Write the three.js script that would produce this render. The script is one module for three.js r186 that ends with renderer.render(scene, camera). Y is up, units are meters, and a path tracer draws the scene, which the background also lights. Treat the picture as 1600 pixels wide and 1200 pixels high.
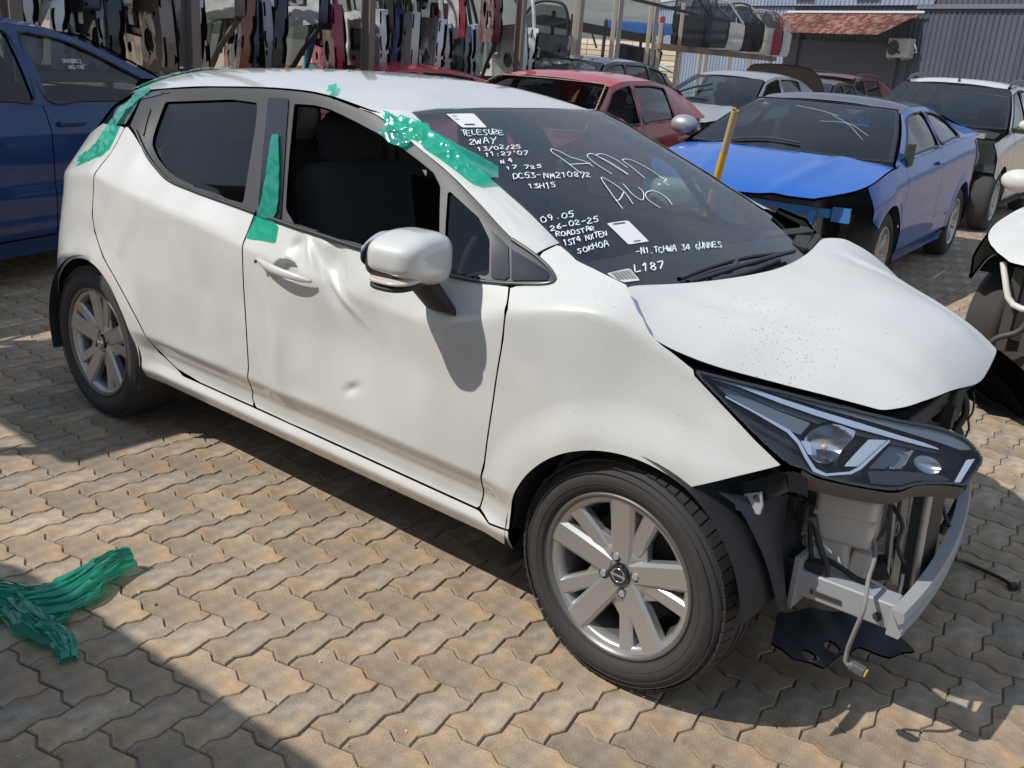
import * as THREE from 'three';
import { mergeGeometries, mergeVertices, toCreasedNormals } from 'three/addons/utils/BufferGeometryUtils.js';
import { ImprovedNoise } from 'three/addons/math/ImprovedNoise.js';
import { RoundedBoxGeometry } from 'three/addons/geometries/RoundedBoxGeometry.js';

// ---------- camera, sky, sun, exposure ----------
const scene = new THREE.Scene();
const CAM = { pos: [2.354, 1.558, 2.729], yaw: 0.6612, pitch: 0.3328, roll: 0.0783, f: 1509.2 };   // f in pixels of a 1600 x 1200 frame
const camera = new THREE.PerspectiveCamera(2 * Math.atan(600 / CAM.f) * 180 / Math.PI, 4 / 3, 0.05, 3000);
const cFwd = new THREE.Vector3(-Math.sin(CAM.yaw) * Math.cos(CAM.pitch), -Math.sin(CAM.pitch), -Math.cos(CAM.yaw) * Math.cos(CAM.pitch));
const cR0 = new THREE.Vector3().crossVectors(cFwd, new THREE.Vector3(0, 1, 0)).normalize(), cU0 = new THREE.Vector3().crossVectors(cR0, cFwd);
const cR = cR0.clone().multiplyScalar(Math.cos(CAM.roll)).addScaledVector(cU0, Math.sin(CAM.roll));
const cU = cU0.clone().multiplyScalar(Math.cos(CAM.roll)).addScaledVector(cR0, -Math.sin(CAM.roll));
camera.position.set(...CAM.pos);
camera.quaternion.setFromRotationMatrix(new THREE.Matrix4().makeBasis(cR, cU, cFwd.clone().negate()));
scene.add(camera);

const SKYK = 0.9, SUN = new THREE.Vector3(-0.53, 1, 0.70).normalize();
const skyTex = (() => {      // hazy bright sky: pale near the horizon, clearer overhead, thin broken cloud all round
  const w = 1024, h = 512, a = new Float32Array(w * h * 4), pnz = new ImprovedNoise();
  for (let j = 0; j < h; j++) for (let i = 0; i < w; i++) {
    const el = ((j + 0.5) / h - 0.5) * Math.PI, az = (i / w) * Math.PI * 2, y = Math.sin(el), t = Math.pow(Math.max(0, y), 0.55), c = Math.cos(el), x = Math.cos(az) * c, z = Math.sin(az) * c, q = 2.2 / (0.18 + Math.max(0, y));
    let n = 0, am = 0.5, f = 1; for (let o = 0; o < 5; o++) { n += am * pnz.noise(x * q * f + 5, z * q * f + 9, o * 3.1); am *= 0.5; f *= 2; }
    const cl = Math.max(0, Math.min(1, (n + 0.06) * 2.4)) * 0.55, k = 4 * (j * w + i);
    const s = [0.70 + (0.29 - 0.70) * t, 0.74 + (0.45 - 0.74) * t, 0.80 + (0.72 - 0.80) * t]; if (y < 0) { s[0] = 0.26; s[1] = 0.24; s[2] = 0.21; }
    for (let m = 0; m < 3; m++) a[k + m] = (s[m] + (0.70 - s[m]) * (y > 0 ? cl : 0)) * SKYK; a[k + 3] = 1;
  }
  const tx = new THREE.DataTexture(a, w, h, THREE.RGBAFormat, THREE.FloatType); tx.mapping = THREE.EquirectangularReflectionMapping; tx.magFilter = THREE.LinearFilter; tx.minFilter = THREE.LinearFilter; tx.needsUpdate = true; return tx;
})();
scene.background = skyTex; scene.environment = skyTex;
const sun = new THREE.DirectionalLight(new THREE.Color(1, 0.965, 0.915), 4.6);
sun.position.copy(SUN).multiplyScalar(40); sun.castShadow = true; sun.shadow.mapSize.set(4096, 4096);
Object.assign(sun.shadow.camera, { left: -30, right: 30, top: 30, bottom: -30, near: 1, far: 120 });
scene.add(sun, sun.target);
const renderer = new THREE.WebGLRenderer({ antialias: true });
renderer.toneMapping = THREE.LinearToneMapping; renderer.toneMappingExposure = 1.0; renderer.shadowMap.enabled = true;

// ---------- helpers ----------
let seed = 20240226;
const rnd = () => { seed = (seed * 1664525 + 1013904223) >>> 0; return seed / 4294967296; };
const rr = (a, b) => a + (b - a) * rnd();
const pn = new ImprovedNoise();
const noise = (x, y, z = 0) => pn.noise(x, y, z);
const fbm = (x, y, z = 0, o = 4) => { let s = 0, a = 0.5, f = 1; for (let i = 0; i < o; i++) { s += a * noise(x * f, y * f, z + i * 7.3); a *= 0.5; f *= 2.03; } return s; };
const V = (x, y, z) => new THREE.Vector3(x, y, z);
const clamp = (x, a = 0, b = 1) => Math.min(b, Math.max(a, x));
const sst = (a, b, x) => { const t = clamp((x - a) / (b - a)); return t * t * (3 - 2 * t); };
const lerp = (a, b, t) => a + (b - a) * t;
const used = {};
const numbered = (n) => { const k = used[n] = (used[n] ?? -1) + 1; return k ? `${n}_${String(k).padStart(3, '0')}` : n; };
function tag(o, label, category, group, kind) { o.userData = { ...o.userData, label, category }; if (group) o.userData.group = group; if (kind) o.userData.kind = kind; return o; }
function thing(name, label, category, pos = [0, 0, 0], yaw = 0, group, kind) {
  const g = new THREE.Group(); g.name = numbered(name); g.position.set(...pos); g.rotation.y = yaw; scene.add(g); return tag(g, label, category, group, kind);
}
function part(parent, name, geo, mat, label) {
  const m = new THREE.Mesh(Array.isArray(geo) ? merge(geo) : geo, mat); m.name = name; if (label) m.userData.label = label; parent.add(m); return m;
}
function solo(name, geo, mat, label, category, group, kind) { const m = new THREE.Mesh(Array.isArray(geo) ? merge(geo) : geo, mat); m.name = numbered(name); scene.add(m); return tag(m, label, category, group, kind); }
function plain(g) { let q = g.index ? g.toNonIndexed() : g; const o = new THREE.BufferGeometry(); o.setAttribute('position', q.attributes.position); if (!q.attributes.normal) q.computeVertexNormals(); o.setAttribute('normal', q.attributes.normal); if (!q.attributes.uv) { const p = q.attributes.position, u = new Float32Array(p.count * 2); for (let i = 0; i < p.count; i++) { u[2 * i] = p.getX(i) + p.getZ(i); u[2 * i + 1] = p.getY(i); } o.setAttribute('uv', new THREE.BufferAttribute(u, 2)); } else o.setAttribute('uv', q.attributes.uv); return o; }
function merge(list) { return mergeGeometries(list.flat(9).map(plain), false); }
const T = (g, x = 0, y = 0, z = 0, rx = 0, ry = 0, rz = 0) => { const m = new THREE.Matrix4().makeRotationFromEuler(new THREE.Euler(rx, ry, rz)).setPosition(x, y, z); g.applyMatrix4(m); return g; };
const bx = (w, h, d, x = 0, y = 0, z = 0, rx = 0, ry = 0, rz = 0) => T(new THREE.BoxGeometry(w, h, d), x, y, z, rx, ry, rz);
const rbx = (w, h, d, r, x = 0, y = 0, z = 0, rx = 0, ry = 0, rz = 0) => T(new RoundedBoxGeometry(w, h, d, 3, Math.min(r, w / 2.01, h / 2.01, d / 2.01)), x, y, z, rx, ry, rz);
const cyl = (r0, r1, h, n = 20, x = 0, y = 0, z = 0, rx = 0, ry = 0, rz = 0) => T(new THREE.CylinderGeometry(r0, r1, h, n), x, y, z, rx, ry, rz);
function tube(pts, r, n = 6, seg, closed = false) { const c = new THREE.CatmullRomCurve3(pts.map((p) => Array.isArray(p) ? V(...p) : p), closed, 'centripetal'); return new THREE.TubeGeometry(c, seg ?? Math.max(8, pts.length * 5), r, n, closed); }
function bar(a, b, w, h = w) { const A = V(...a), B = V(...b), d = B.clone().sub(A), L = d.length(); const g = new THREE.BoxGeometry(w, L, h); const q = new THREE.Quaternion().setFromUnitVectors(V(0, 1, 0), d.normalize()); g.applyQuaternion(q); g.translate((A.x + B.x) / 2, (A.y + B.y) / 2, (A.z + B.z) / 2); return g; }
function mirrorZ(geo) {
  const g = geo.clone(), p = g.attributes.position, n = g.attributes.normal;
  for (let i = 0; i < p.count; i++) { p.setZ(i, -p.getZ(i)); if (n) n.setZ(i, -n.getZ(i)); }
  if (g.index) { const a = g.index.array; for (let i = 0; i < a.length; i += 3) { const t = a[i + 1]; a[i + 1] = a[i + 2]; a[i + 2] = t; } }
  else for (const k of Object.keys(g.attributes)) { const at = g.attributes[k], s = at.itemSize, a = at.array; for (let i = 0; i < at.count; i += 3) for (let c = 0; c < s; c++) { const t = a[(i + 1) * s + c]; a[(i + 1) * s + c] = a[(i + 2) * s + c]; a[(i + 2) * s + c] = t; } }
  return g;
}
// pixel of the 1600 x 1200 photograph -> direction; points on surfaces
const ray = (px, py) => cR.clone().multiplyScalar((px - 800) / CAM.f).addScaledVector(cU, -(py - 600) / CAM.f).add(cFwd);
const hit = (px, py, n, d) => { const r = ray(px, py), o = camera.position; const t = (d - n.dot(o)) / n.dot(r); return o.clone().addScaledVector(r, t); };
const onX = (px, py, x) => hit(px, py, V(1, 0, 0), x), onY = (px, py, y) => hit(px, py, V(0, 1, 0), y), onZ = (px, py, z) => hit(px, py, V(0, 0, 1), z);
const atDepth = (px, py, dep) => camera.position.clone().addScaledVector(ray(px, py), dep);
// 1-D interpolation, smooth and monotone between knots
function pchip(xs, ys) {
  const n = xs.length, h = [], d = [], m = []; for (let i = 0; i < n - 1; i++) { h[i] = xs[i + 1] - xs[i]; d[i] = (ys[i + 1] - ys[i]) / h[i]; }
  m[0] = d[0]; m[n - 1] = d[n - 2]; for (let i = 1; i < n - 1; i++) m[i] = d[i - 1] * d[i] <= 0 ? 0 : 3 * (h[i - 1] + h[i]) / ((2 * h[i] + h[i - 1]) / d[i - 1] + (h[i] + 2 * h[i - 1]) / d[i]);
  return (x) => { if (x <= xs[0]) return ys[0]; if (x >= xs[n - 1]) return ys[n - 1]; let i = 0; while (x > xs[i + 1]) i++; const t = (x - xs[i]) / h[i], a = t * t, b = a * t; return ys[i] * (2 * b - 3 * a + 1) + h[i] * m[i] * (b - 2 * a + t) + ys[i + 1] * (-2 * b + 3 * a) + h[i] * m[i + 1] * (b - a); };
}
const curve = (pairs) => pchip(pairs.map((p) => p[0]), pairs.map((p) => p[1]));
// signed distance to a polygon, positive inside
function sdf(poly) {
  const n = poly.length;
  return (x, y) => {
    let d = 1e9, s = -1;
    for (let i = 0, j = n - 1; i < n; j = i++) {
      const ax = poly[i][0], ay = poly[i][1], ex = poly[j][0] - ax, ey = poly[j][1] - ay, wx = x - ax, wy = y - ay;
      const t = clamp((wx * ex + wy * ey) / (ex * ex + ey * ey + 1e-12)), bx_ = wx - ex * t, by_ = wy - ey * t; d = Math.min(d, bx_ * bx_ + by_ * by_);
      if ((ay > y) !== (poly[j][1] > y) && x < ex * (y - ay) / ey + ax) s = -s;
    }
    return s * Math.sqrt(d);
  };
}
const circ = (cx, cy, r) => (x, y) => r - Math.hypot(x - cx, y - cy);
const minus = (f, ...gs) => (x, y) => { let v = f(x, y); for (const g of gs) { const w = -g(x, y); if (w < v) v = w; } return v; };
const inset = (f, d) => (x, y) => f(x, y) - d;
const bound = (poly) => { let a = 1e9, b = 1e9, c = -1e9, d = -1e9; for (const p of poly) { a = Math.min(a, p[0]); b = Math.min(b, p[1]); c = Math.max(c, p[0]); d = Math.max(d, p[1]); } return [a, b, c, d]; };
function smoothPoly(poly, sharp = 55, k = 1) {      // rounds gentle bends, keeps corners
  let q = poly; for (let r = 0; r < k; r++) { const o = [], n = q.length; for (let i = 0; i < n; i++) { const a = q[(i + n - 1) % n], b = q[i], c = q[(i + 1) % n]; const t = Math.abs(Math.atan2((b[0] - a[0]) * (c[1] - b[1]) - (b[1] - a[1]) * (c[0] - b[0]), (b[0] - a[0]) * (c[0] - b[0]) + (b[1] - a[1]) * (c[1] - b[1]))) * 57.3; if (t > sharp) o.push(b); else { o.push([b[0] + (a[0] - b[0]) * 0.25, b[1] + (a[1] - b[1]) * 0.25], [b[0] + (c[0] - b[0]) * 0.25, b[1] + (c[1] - b[1]) * 0.25]); } } q = o; } return q;
}
// a sheet of map(a, b) trimmed to f >= 0, with a turned-in edge of the given depth
function sheet(map, f, bb, h, { flip = false, skirt = 0.012, solid = 0 } = {}) {
  const [a0, b0, a1, b1] = bb, na = Math.max(1, Math.ceil((a1 - a0) / h)), nb = Math.max(1, Math.ceil((b1 - b0) / h)), ha = (a1 - a0) / na, hb = (b1 - b0) / nb;
  const F = new Float32Array((na + 1) * (nb + 1)); for (let j = 0; j <= nb; j++) for (let i = 0; i <= na; i++) F[j * (na + 1) + i] = f(a0 + i * ha, b0 + j * hb);
  const pos = [], nor = [], uv = [], idx = [], edge = [], key = new Map();
  const e = Math.min(0.004, h * 0.3), sg = flip ? -1 : 1;
  const add = (a, b) => {
    const p = map(a, b), u1 = map(a + e, b), u0 = map(a - e, b), v1 = map(a, b + e), v0 = map(a, b - e);
    const ux = u1[0] - u0[0], uy = u1[1] - u0[1], uz = u1[2] - u0[2], vx = v1[0] - v0[0], vy = v1[1] - v0[1], vz = v1[2] - v0[2];
    let nx = uy * vz - uz * vy, ny = uz * vx - ux * vz, nz = ux * vy - uy * vx; const l = sg / (Math.hypot(nx, ny, nz) || 1);
    pos.push(p[0], p[1], p[2]); nor.push(nx * l, ny * l, nz * l); uv.push(a, b); return pos.length / 3 - 1;
  };
  const node = (i, j) => { const k = j * (na + 1) + i; let v = key.get(k); if (v === undefined) key.set(k, v = add(a0 + i * ha, b0 + j * hb)); return v; };
  const cut = (i, j, k, l) => { const s = j * (na + 1) + i, t = l * (na + 1) + k, id = s < t ? `${s},${t}` : `${t},${s}`; let v = key.get(id); if (v === undefined) { const q = clamp(F[s] / (F[s] - F[t]), 0.001, 0.999); key.set(id, v = add(a0 + (i + (k - i) * q) * ha, b0 + (j + (l - j) * q) * hb)); } return v; };
  const tri = (q) => {
    const out = [], cuts = []; for (let m = 0; m < 3; m++) { const A = q[m], B = q[(m + 1) % 3], fa = F[A[1] * (na + 1) + A[0]] >= 0, fb = F[B[1] * (na + 1) + B[0]] >= 0; if (fa) out.push(node(...A)); if (fa !== fb) { const c = cut(...A, ...B); out.push(c); cuts.push(c); } }
    for (let m = 1; m + 1 < out.length; m++) flip ? idx.push(out[0], out[m + 1], out[m]) : idx.push(out[0], out[m], out[m + 1]);
    if (cuts.length === 2) edge.push(cuts);
  };
  for (let j = 0; j < nb; j++) for (let i = 0; i < na; i++) { const q = [[i, j], [i + 1, j], [i + 1, j + 1], [i, j + 1]]; if ((i + j) & 1) { tri([q[0], q[1], q[2]]); tri([q[0], q[2], q[3]]); } else { tri([q[0], q[1], q[3]]); tri([q[1], q[2], q[3]]); } }
  // sheet border lying on the box itself
  const N = pos.length / 3;
  if (solid) { const m = idx.length; for (let i = 0; i < N; i++) { pos.push(pos[3 * i] - nor[3 * i] * solid, pos[3 * i + 1] - nor[3 * i + 1] * solid, pos[3 * i + 2] - nor[3 * i + 2] * solid); nor.push(-nor[3 * i], -nor[3 * i + 1], -nor[3 * i + 2]); uv.push(uv[2 * i], uv[2 * i + 1]); } for (let i = 0; i < m; i += 3) idx.push(idx[i] + N, idx[i + 2] + N, idx[i + 1] + N); }
  const dpt = solid || skirt;
  if (dpt) for (const [s, t] of edge) {
    const k = pos.length / 3, S = [pos[3 * s], pos[3 * s + 1], pos[3 * s + 2]], E = [pos[3 * t], pos[3 * t + 1], pos[3 * t + 2]], n = [nor[3 * s], nor[3 * s + 1], nor[3 * s + 2]], m = [nor[3 * t], nor[3 * t + 1], nor[3 * t + 2]];
    const S2 = S.map((v, i) => v - n[i] * dpt), E2 = E.map((v, i) => v - m[i] * dpt); pos.push(...S, ...E, ...E2, ...S2);
    const d = [E[0] - S[0], E[1] - S[1], E[2] - S[2]]; let q = [d[1] * n[2] - d[2] * n[1], d[2] * n[0] - d[0] * n[2], d[0] * n[1] - d[1] * n[0]]; const l = Math.hypot(...q) || 1; q = q.map((v) => v / l); for (let i = 0; i < 4; i++) { nor.push(...q); uv.push(0, 0); }
    idx.push(k, k + 1, k + 2, k, k + 2, k + 3);
  }
  const g = new THREE.BufferGeometry(); g.setAttribute('position', new THREE.Float32BufferAttribute(pos, 3)); g.setAttribute('normal', new THREE.Float32BufferAttribute(nor, 3)); g.setAttribute('uv', new THREE.Float32BufferAttribute(uv, 2)); g.setIndex(idx); return g;
}
const panel = (map, poly, h, opt = {}) => { const f0 = sdf(poly); let f = opt.inset ? inset(f0, opt.inset) : f0; if (opt.holes) f = minus(f, ...opt.holes); const b = bound(poly); return sheet(map, f, [b[0] - h * 0.7, b[1] - h * 0.7, b[2] + h * 0.7, b[3] + h * 0.7], h, opt); };
// strip between two 3-D polylines of equal parameter
function strip(A, B, nu = 40, nv = 4, bulge = 0, dir = null) {
  const ca = new THREE.CatmullRomCurve3(A), cb = new THREE.CatmullRomCurve3(B), pos = [], uv = [], idx = [];
  for (let i = 0; i <= nu; i++) { const a = ca.getPointAt(i / nu), b = cb.getPointAt(i / nu); for (let j = 0; j <= nv; j++) { const t = j / nv, p = a.clone().lerp(b, t); if (bulge) { const d = dir ?? V(0, 0.7, 0.7); p.addScaledVector(d, bulge * 4 * t * (1 - t)); } pos.push(p.x, p.y, p.z); uv.push(i / nu, t); } }
  for (let i = 0; i < nu; i++) for (let j = 0; j < nv; j++) { const k = i * (nv + 1) + j; idx.push(k, k + 1, k + nv + 1, k + 1, k + nv + 2, k + nv + 1); }
  const g = new THREE.BufferGeometry(); g.setAttribute('position', new THREE.Float32BufferAttribute(pos, 3)); g.setAttribute('uv', new THREE.Float32BufferAttribute(uv, 2)); g.setIndex(idx); g.computeVertexNormals(); return g;
}

// ---------- textures and materials ----------
function dataTex(n, fn, srgb = true, rep = 1) {
  const a = new Uint8Array(n * n * 4); for (let j = 0; j < n; j++) for (let i = 0; i < n; i++) { const c = fn(i / n, j / n, i, j), k = 4 * (j * n + i); a[k] = clamp(c[0]) * 255; a[k + 1] = clamp(c[1]) * 255; a[k + 2] = clamp(c[2]) * 255; a[k + 3] = 255; }
  const t = new THREE.DataTexture(a, n, n); t.wrapS = t.wrapT = THREE.RepeatWrapping; t.magFilter = THREE.LinearFilter; t.minFilter = THREE.LinearMipmapLinearFilter; t.generateMipmaps = true; if (srgb) t.colorSpace = THREE.SRGBColorSpace; t.repeat.set(rep, rep); t.needsUpdate = true; return t;
}
// tileable noise value
const tn = (u, v, f, z = 0) => { const a = u * Math.PI * 2, b = v * Math.PI * 2, r = f / 6.2832; return noise(Math.cos(a) * r + 31.7, Math.sin(a) * r + z, Math.cos(b) * r + 7.1 * Math.sin(b) * 0 + 11) * 0.5 + noise(Math.cos(b) * r - 13.1 + z, Math.sin(b) * r, Math.sin(a) * r + Math.cos(a) * 0.37 * r) * 0.5; };
const std = (o) => new THREE.MeshStandardMaterial(o), phy = (o) => new THREE.MeshPhysicalMaterial(o);
const lin = (r, g = r, b = r) => new THREE.Color().setRGB(r, g, b);
const grit = dataTex(256, (u, v) => { const w = rnd(); const c = 0.55 + 0.22 * (rnd() - 0.5) + 0.5 * tn(u, v, 24) + 0.35 * tn(u, v, 8, 3) + (w > 0.985 ? 0.25 : w < 0.02 ? -0.3 : 0); return [c, c, c]; }, false);
const dust = dataTex(512, (u, v) => { let c = 0.93 + 0.05 * tn(u, v, 10) + 0.03 * (rnd() - 0.5); if (rnd() < 0.0005) c -= 0.3; return [c, c * 0.995, c * 0.98]; });
const specks = dataTex(1024, (u, v) => { let c = 0.96 + 0.03 * tn(u, v, 9) + 0.015 * (rnd() - 0.5); return [c, c * 0.995, c * 0.985]; });
{ const a = specks.image.data, n = 1024; for (let k = 0; k < 900; k++) { const dense = rnd() < 0.7, cx = Math.floor((dense ? clamp(0.42 + 0.17 * (rnd() + rnd() + rnd() - 1.5), 0, 0.99) : rnd()) * n), cy = Math.floor((dense ? clamp(0.45 + 0.25 * (rnd() + rnd() - 1), 0, 0.99) : rnd()) * n), L = 1 + Math.floor(rnd() * rnd() * 9), an = rnd() * 3.14, d = 0.25 + 0.5 * rnd(); for (let i = 0; i < L; i++) { const x = (cx + Math.round(Math.cos(an) * i) + n) % n, y = (cy + Math.round(Math.sin(an) * i) + n) % n, o = 4 * (y * n + x); a[o] *= 1 - d; a[o + 1] *= 1 - d; a[o + 2] *= 1 - d; } } }
const M = {
  hood: phy({ color: lin(0.64, 0.635, 0.61), roughness: 0.48, clearcoat: 0.45, clearcoatRoughness: 0.25, map: specks }),
  white: phy({ color: lin(0.675, 0.67, 0.645), roughness: 0.35, clearcoat: 1, clearcoatRoughness: 0.06, map: dust }),
  black: std({ color: lin(0.02), roughness: 0.6 }),
  trim: std({ color: lin(0.022, 0.022, 0.024), roughness: 0.5 }),
  gloss: phy({ color: lin(0.012, 0.012, 0.015), roughness: 0.2, clearcoat: 0.6, clearcoatRoughness: 0.08 }),
  rubber: std({ color: lin(0.034, 0.031, 0.029), roughness: 0.8, bumpMap: grit, bumpScale: 0.0006 }),
  dark: std({ color: lin(0.035, 0.034, 0.033), roughness: 0.92 }),
  under: std({ color: lin(0.24, 0.235, 0.225), roughness: 0.9 }),
  liner: std({ color: lin(0.40, 0.39, 0.37), roughness: 0.95 }),
  block: std({ color: lin(0.30, 0.29, 0.28), roughness: 0.6, metalness: 0.3 }),
  seat: std({ color: lin(0.022, 0.022, 0.024), roughness: 0.95 }),
  alloy: phy({ color: lin(0.44, 0.43, 0.415), metalness: 0.7, roughness: 0.36, clearcoat: 0.4, clearcoatRoughness: 0.25 }),
  barrel: std({ color: lin(0.16, 0.155, 0.15), metalness: 0.6, roughness: 0.45 }),
  chrome: std({ color: lin(0.75, 0.77, 0.8), metalness: 1, roughness: 0.13 }),
  steel: std({ color: lin(0.42, 0.43, 0.45), metalness: 0.5, roughness: 0.5 }),
  glass: phy({ color: lin(0.62, 0.70, 0.70), transmission: 1, thickness: 0, roughness: 0.03, ior: 1.5, metalness: 0 }),
  tint: phy({ color: lin(0.34, 0.40, 0.39), transmission: 1, thickness: 0, roughness: 0.03, ior: 1.5 }),
  lens: phy({ color: lin(0.93, 0.95, 0.97), transmission: 1, thickness: 0, roughness: 0.04, ior: 1.5 }),
  film: phy({ color: lin(0.02, 0.60, 0.42), transmission: 0.7, thickness: 0, roughness: 0.2, clearcoat: 0.6, clearcoatRoughness: 0.12, side: THREE.DoubleSide }),
};

// ---------- ground and pavement ----------
const sandTex = dataTex(256, (u, v) => { const c = 0.66 + 0.2 * (rnd() - 0.5) + 0.3 * tn(u, v, 12); return [c * 0.94, c * 0.83, c * 0.68]; });
sandTex.repeat.set(1.4, 1.4);
{
  const g = new THREE.PlaneGeometry(900, 900); g.rotateX(-Math.PI / 2); const uv = g.attributes.uv; for (let i = 0; i < uv.count; i++) uv.setXY(i, uv.getX(i) * 900, uv.getY(i) * 900); g.translate(0, -0.0085, -60);
  solo('ground', g, std({ color: lin(0.75), map: sandTex, roughness: 0.95 }), 'sandy bedding ground that fills the joints of the paving', 'ground', null, 'structure');
}
const UX = 0.1115, UZ = 0.1155, PX0 = 0.407, PZ0 = 1.60;          // unit of the herringbone lattice
// outline of one paver: six unit edges, each an S of three straight runs
function paverGeo(along, gap, k) {
  const pt = (i, j) => [i * UX, -j * UZ], ring = [];
  const W = along ? 2 : 1, Hn = along ? 1 : 2;
  const bEdge = (i, j, d) => { const p = pt(i, j), q = pt(i + d, j), s = [[1 / 3, -0.0092], [2 / 3, 0.0092]]; const L = d > 0 ? s : [[1 / 3, 0.0092], [2 / 3, -0.0092]]; ring.push(p, ...L.map(([t, o]) => [lerp(p[0], q[0], t), p[1] + o])); };
  const aEdge = (i, j, d) => { const p = pt(i, j), q = pt(i, j + d), L = d > 0 ? [[1 / 3, -0.009], [2 / 3, 0.009]] : [[1 / 3, 0.009], [2 / 3, -0.009]]; ring.push(p, ...L.map(([t, o]) => [p[0] + o, lerp(p[1], q[1], t)])); };
  for (let i = 0; i < W; i++) bEdge(i, 0, 1); for (let j = 0; j < Hn; j++) aEdge(W, j, 1); for (let i = W; i > 0; i--) bEdge(i, Hn, -1); for (let j = Hn; j > 0; j--) aEdge(0, j, -1);
  const n = ring.length, off = (d) => ring.map((p, i) => { const a = ring[(i + n - 1) % n], c = ring[(i + 1) % n]; const e = [p[0] - a[0], p[1] - a[1]], f = [c[0] - p[0], c[1] - p[1]], le = Math.hypot(...e), lf = Math.hypot(...f), n1 = [e[1] / le, -e[0] / le], n2 = [f[1] / lf, -f[0] / lf], m = [n1[0] + n2[0], n1[1] + n2[1]], s = d / Math.max(0.35, (m[0] * n1[0] + m[1] * n1[1])); return [p[0] + m[0] * s, p[1] + m[1] * s]; });
  const cx = W * UX / 2, cz = -Hn * UZ / 2, B = off(gap + 0.0024), A = off(gap), pos = [], uv = [], idx = [], o = [k * 0.37, k * 0.21];
  for (const [R, y] of [[B, 0], [A, -0.0035], [A, -0.014]]) for (const p of R) { pos.push(p[0] - cx, y, p[1] - cz); uv.push(p[0] + o[0], p[1] + o[1]); }
  for (const t of THREE.ShapeUtils.triangulateShape(B.map((p) => new THREE.Vector2(p[0], p[1])), [])) idx.push(t[0], t[1], t[2]);
  for (let i = 0; i < n; i++) { const j = (i + 1) % n; idx.push(i, n + i, n + j, i, n + j, j); idx.push(n + i, 2 * n + i, 2 * n + j, n + i, 2 * n + j, n + j); }
  const g = new THREE.BufferGeometry(); g.setAttribute('position', new THREE.Float32BufferAttribute(pos, 3)); g.setAttribute('uv', new THREE.Float32BufferAttribute(uv, 2)); g.setIndex(idx); const q = toCreasedNormals(g, 0.35);
  if (q.attributes.normal.getY(0) < 0) { g.setIndex(idx.map((_, i) => idx[i - i % 3 + [0, 2, 1][i % 3]])); return toCreasedNormals(g, 0.35); } return q;
}
const paverTex = dataTex(512, (u, v) => {
  const sp = rnd(); let c = 0.74 + 0.12 * tn(u, v, 5) + 0.16 * tn(u, v, 17, 5) + 0.22 * (rnd() - 0.5); if (sp > 0.99) c += 0.2; if (sp < 0.014) c -= 0.26;
  const w = tn(u, v, 7, 9) * 0.10; return [c * (0.99 + w), c * 0.915, c * (0.81 - w)];
});
paverTex.repeat.set(1.7, 1.7);
const gritP = grit.clone(); gritP.repeat.set(4, 4); gritP.needsUpdate = true;
const paverTones = [[0.64, 0.575, 0.51], [0.70, 0.63, 0.55], [0.58, 0.53, 0.475], [0.65, 0.575, 0.50], [0.52, 0.485, 0.445], [0.73, 0.655, 0.57]];
const paverMats = paverTones.map((c) => std({ color: lin(...c), map: paverTex, roughness: 0.9, bumpMap: gritP, bumpScale: 0.0012 }));
{
  const geos = [0, 1].map((al) => [0, 1, 2, 3].map((k) => paverGeo(al, 0.0016 + 0.0008 * (k % 3), k * 3.7 + al * 1.9)));
  const pave = thing('pavement', 'yard floor of zigzag interlocking concrete pavers', 'pavement', [0, 0, 0], 0, null, 'structure');
  const all = [], v = V(0, 0, 0);
  for (let j = -30; j < 240; j++) for (let i = -170; i < 90; i++) {
    const c = (((i - j) % 4) + 4) % 4; if (c !== 0 && c !== 3) continue; const al = c === 0 ? 1 : 0;
    const x = PX0 + UX * (i + (al ? 1 : 0.5)), z = PZ0 - UZ * (j + (al ? 0.5 : 1));
    v.set(x, 0, z); const d = v.distanceTo(camera.position); v.project(camera);
    const inView = Math.abs(v.x) < 1.06 && Math.abs(v.y) < 1.1 && v.z < 1, cov = Math.abs(z) < 0.55 && x > -1.9 && x < 1.5;
    if (!inView && d > 7) continue;
    all.push({ x, z, al, s: inView && !cov ? 1 / (d * d * d) : 0 });
  }
  all.sort((a, b) => b.s - a.s);
  const near = all.slice(0, 300), rest = all.slice(300);
  const pick = (x, z) => { const n = fbm(x * 1.3, z * 1.3, 3.1, 3) * 4.6 + rr(-1.7, 1.7); return clamp(Math.round(2.3 + n), 0, 5); };
  const lift = () => ({ y: rr(-0.0022, 0.0012), rx: rr(-0.008, 0.008), rz: rr(-0.006, 0.006) });
  for (const p of near) {
    const m = new THREE.Mesh(geos[p.al][Math.floor(rnd() * 4)], paverMats[pick(p.x, p.z)]); m.name = 'paver'; const l = lift(); m.position.set(p.x, l.y, p.z); m.rotation.set(l.rx, 0, l.rz); pave.add(m);
  }
  const farMat = std({ color: lin(1), map: paverTex, roughness: 0.9, bumpMap: gritP, bumpScale: 0.0012 });
  for (const al of [0, 1]) {
    const L = rest.filter((p) => p.al === al), im = new THREE.InstancedMesh(geos[al][1], farMat, L.length); im.name = al ? 'pavers_lengthwise_beyond' : 'pavers_crosswise_beyond'; im.userData.kind = 'stuff';
    const o = new THREE.Object3D(), c = new THREE.Color(); L.forEach((p, i) => { const l = lift(); o.position.set(p.x, l.y, p.z); o.rotation.set(l.rx, 0, l.rz); o.updateMatrix(); im.setMatrixAt(i, o.matrix); im.setColorAt(i, c.setRGB(...paverTones[pick(p.x, p.z)])); });
    pave.add(im);
  }
}

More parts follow.
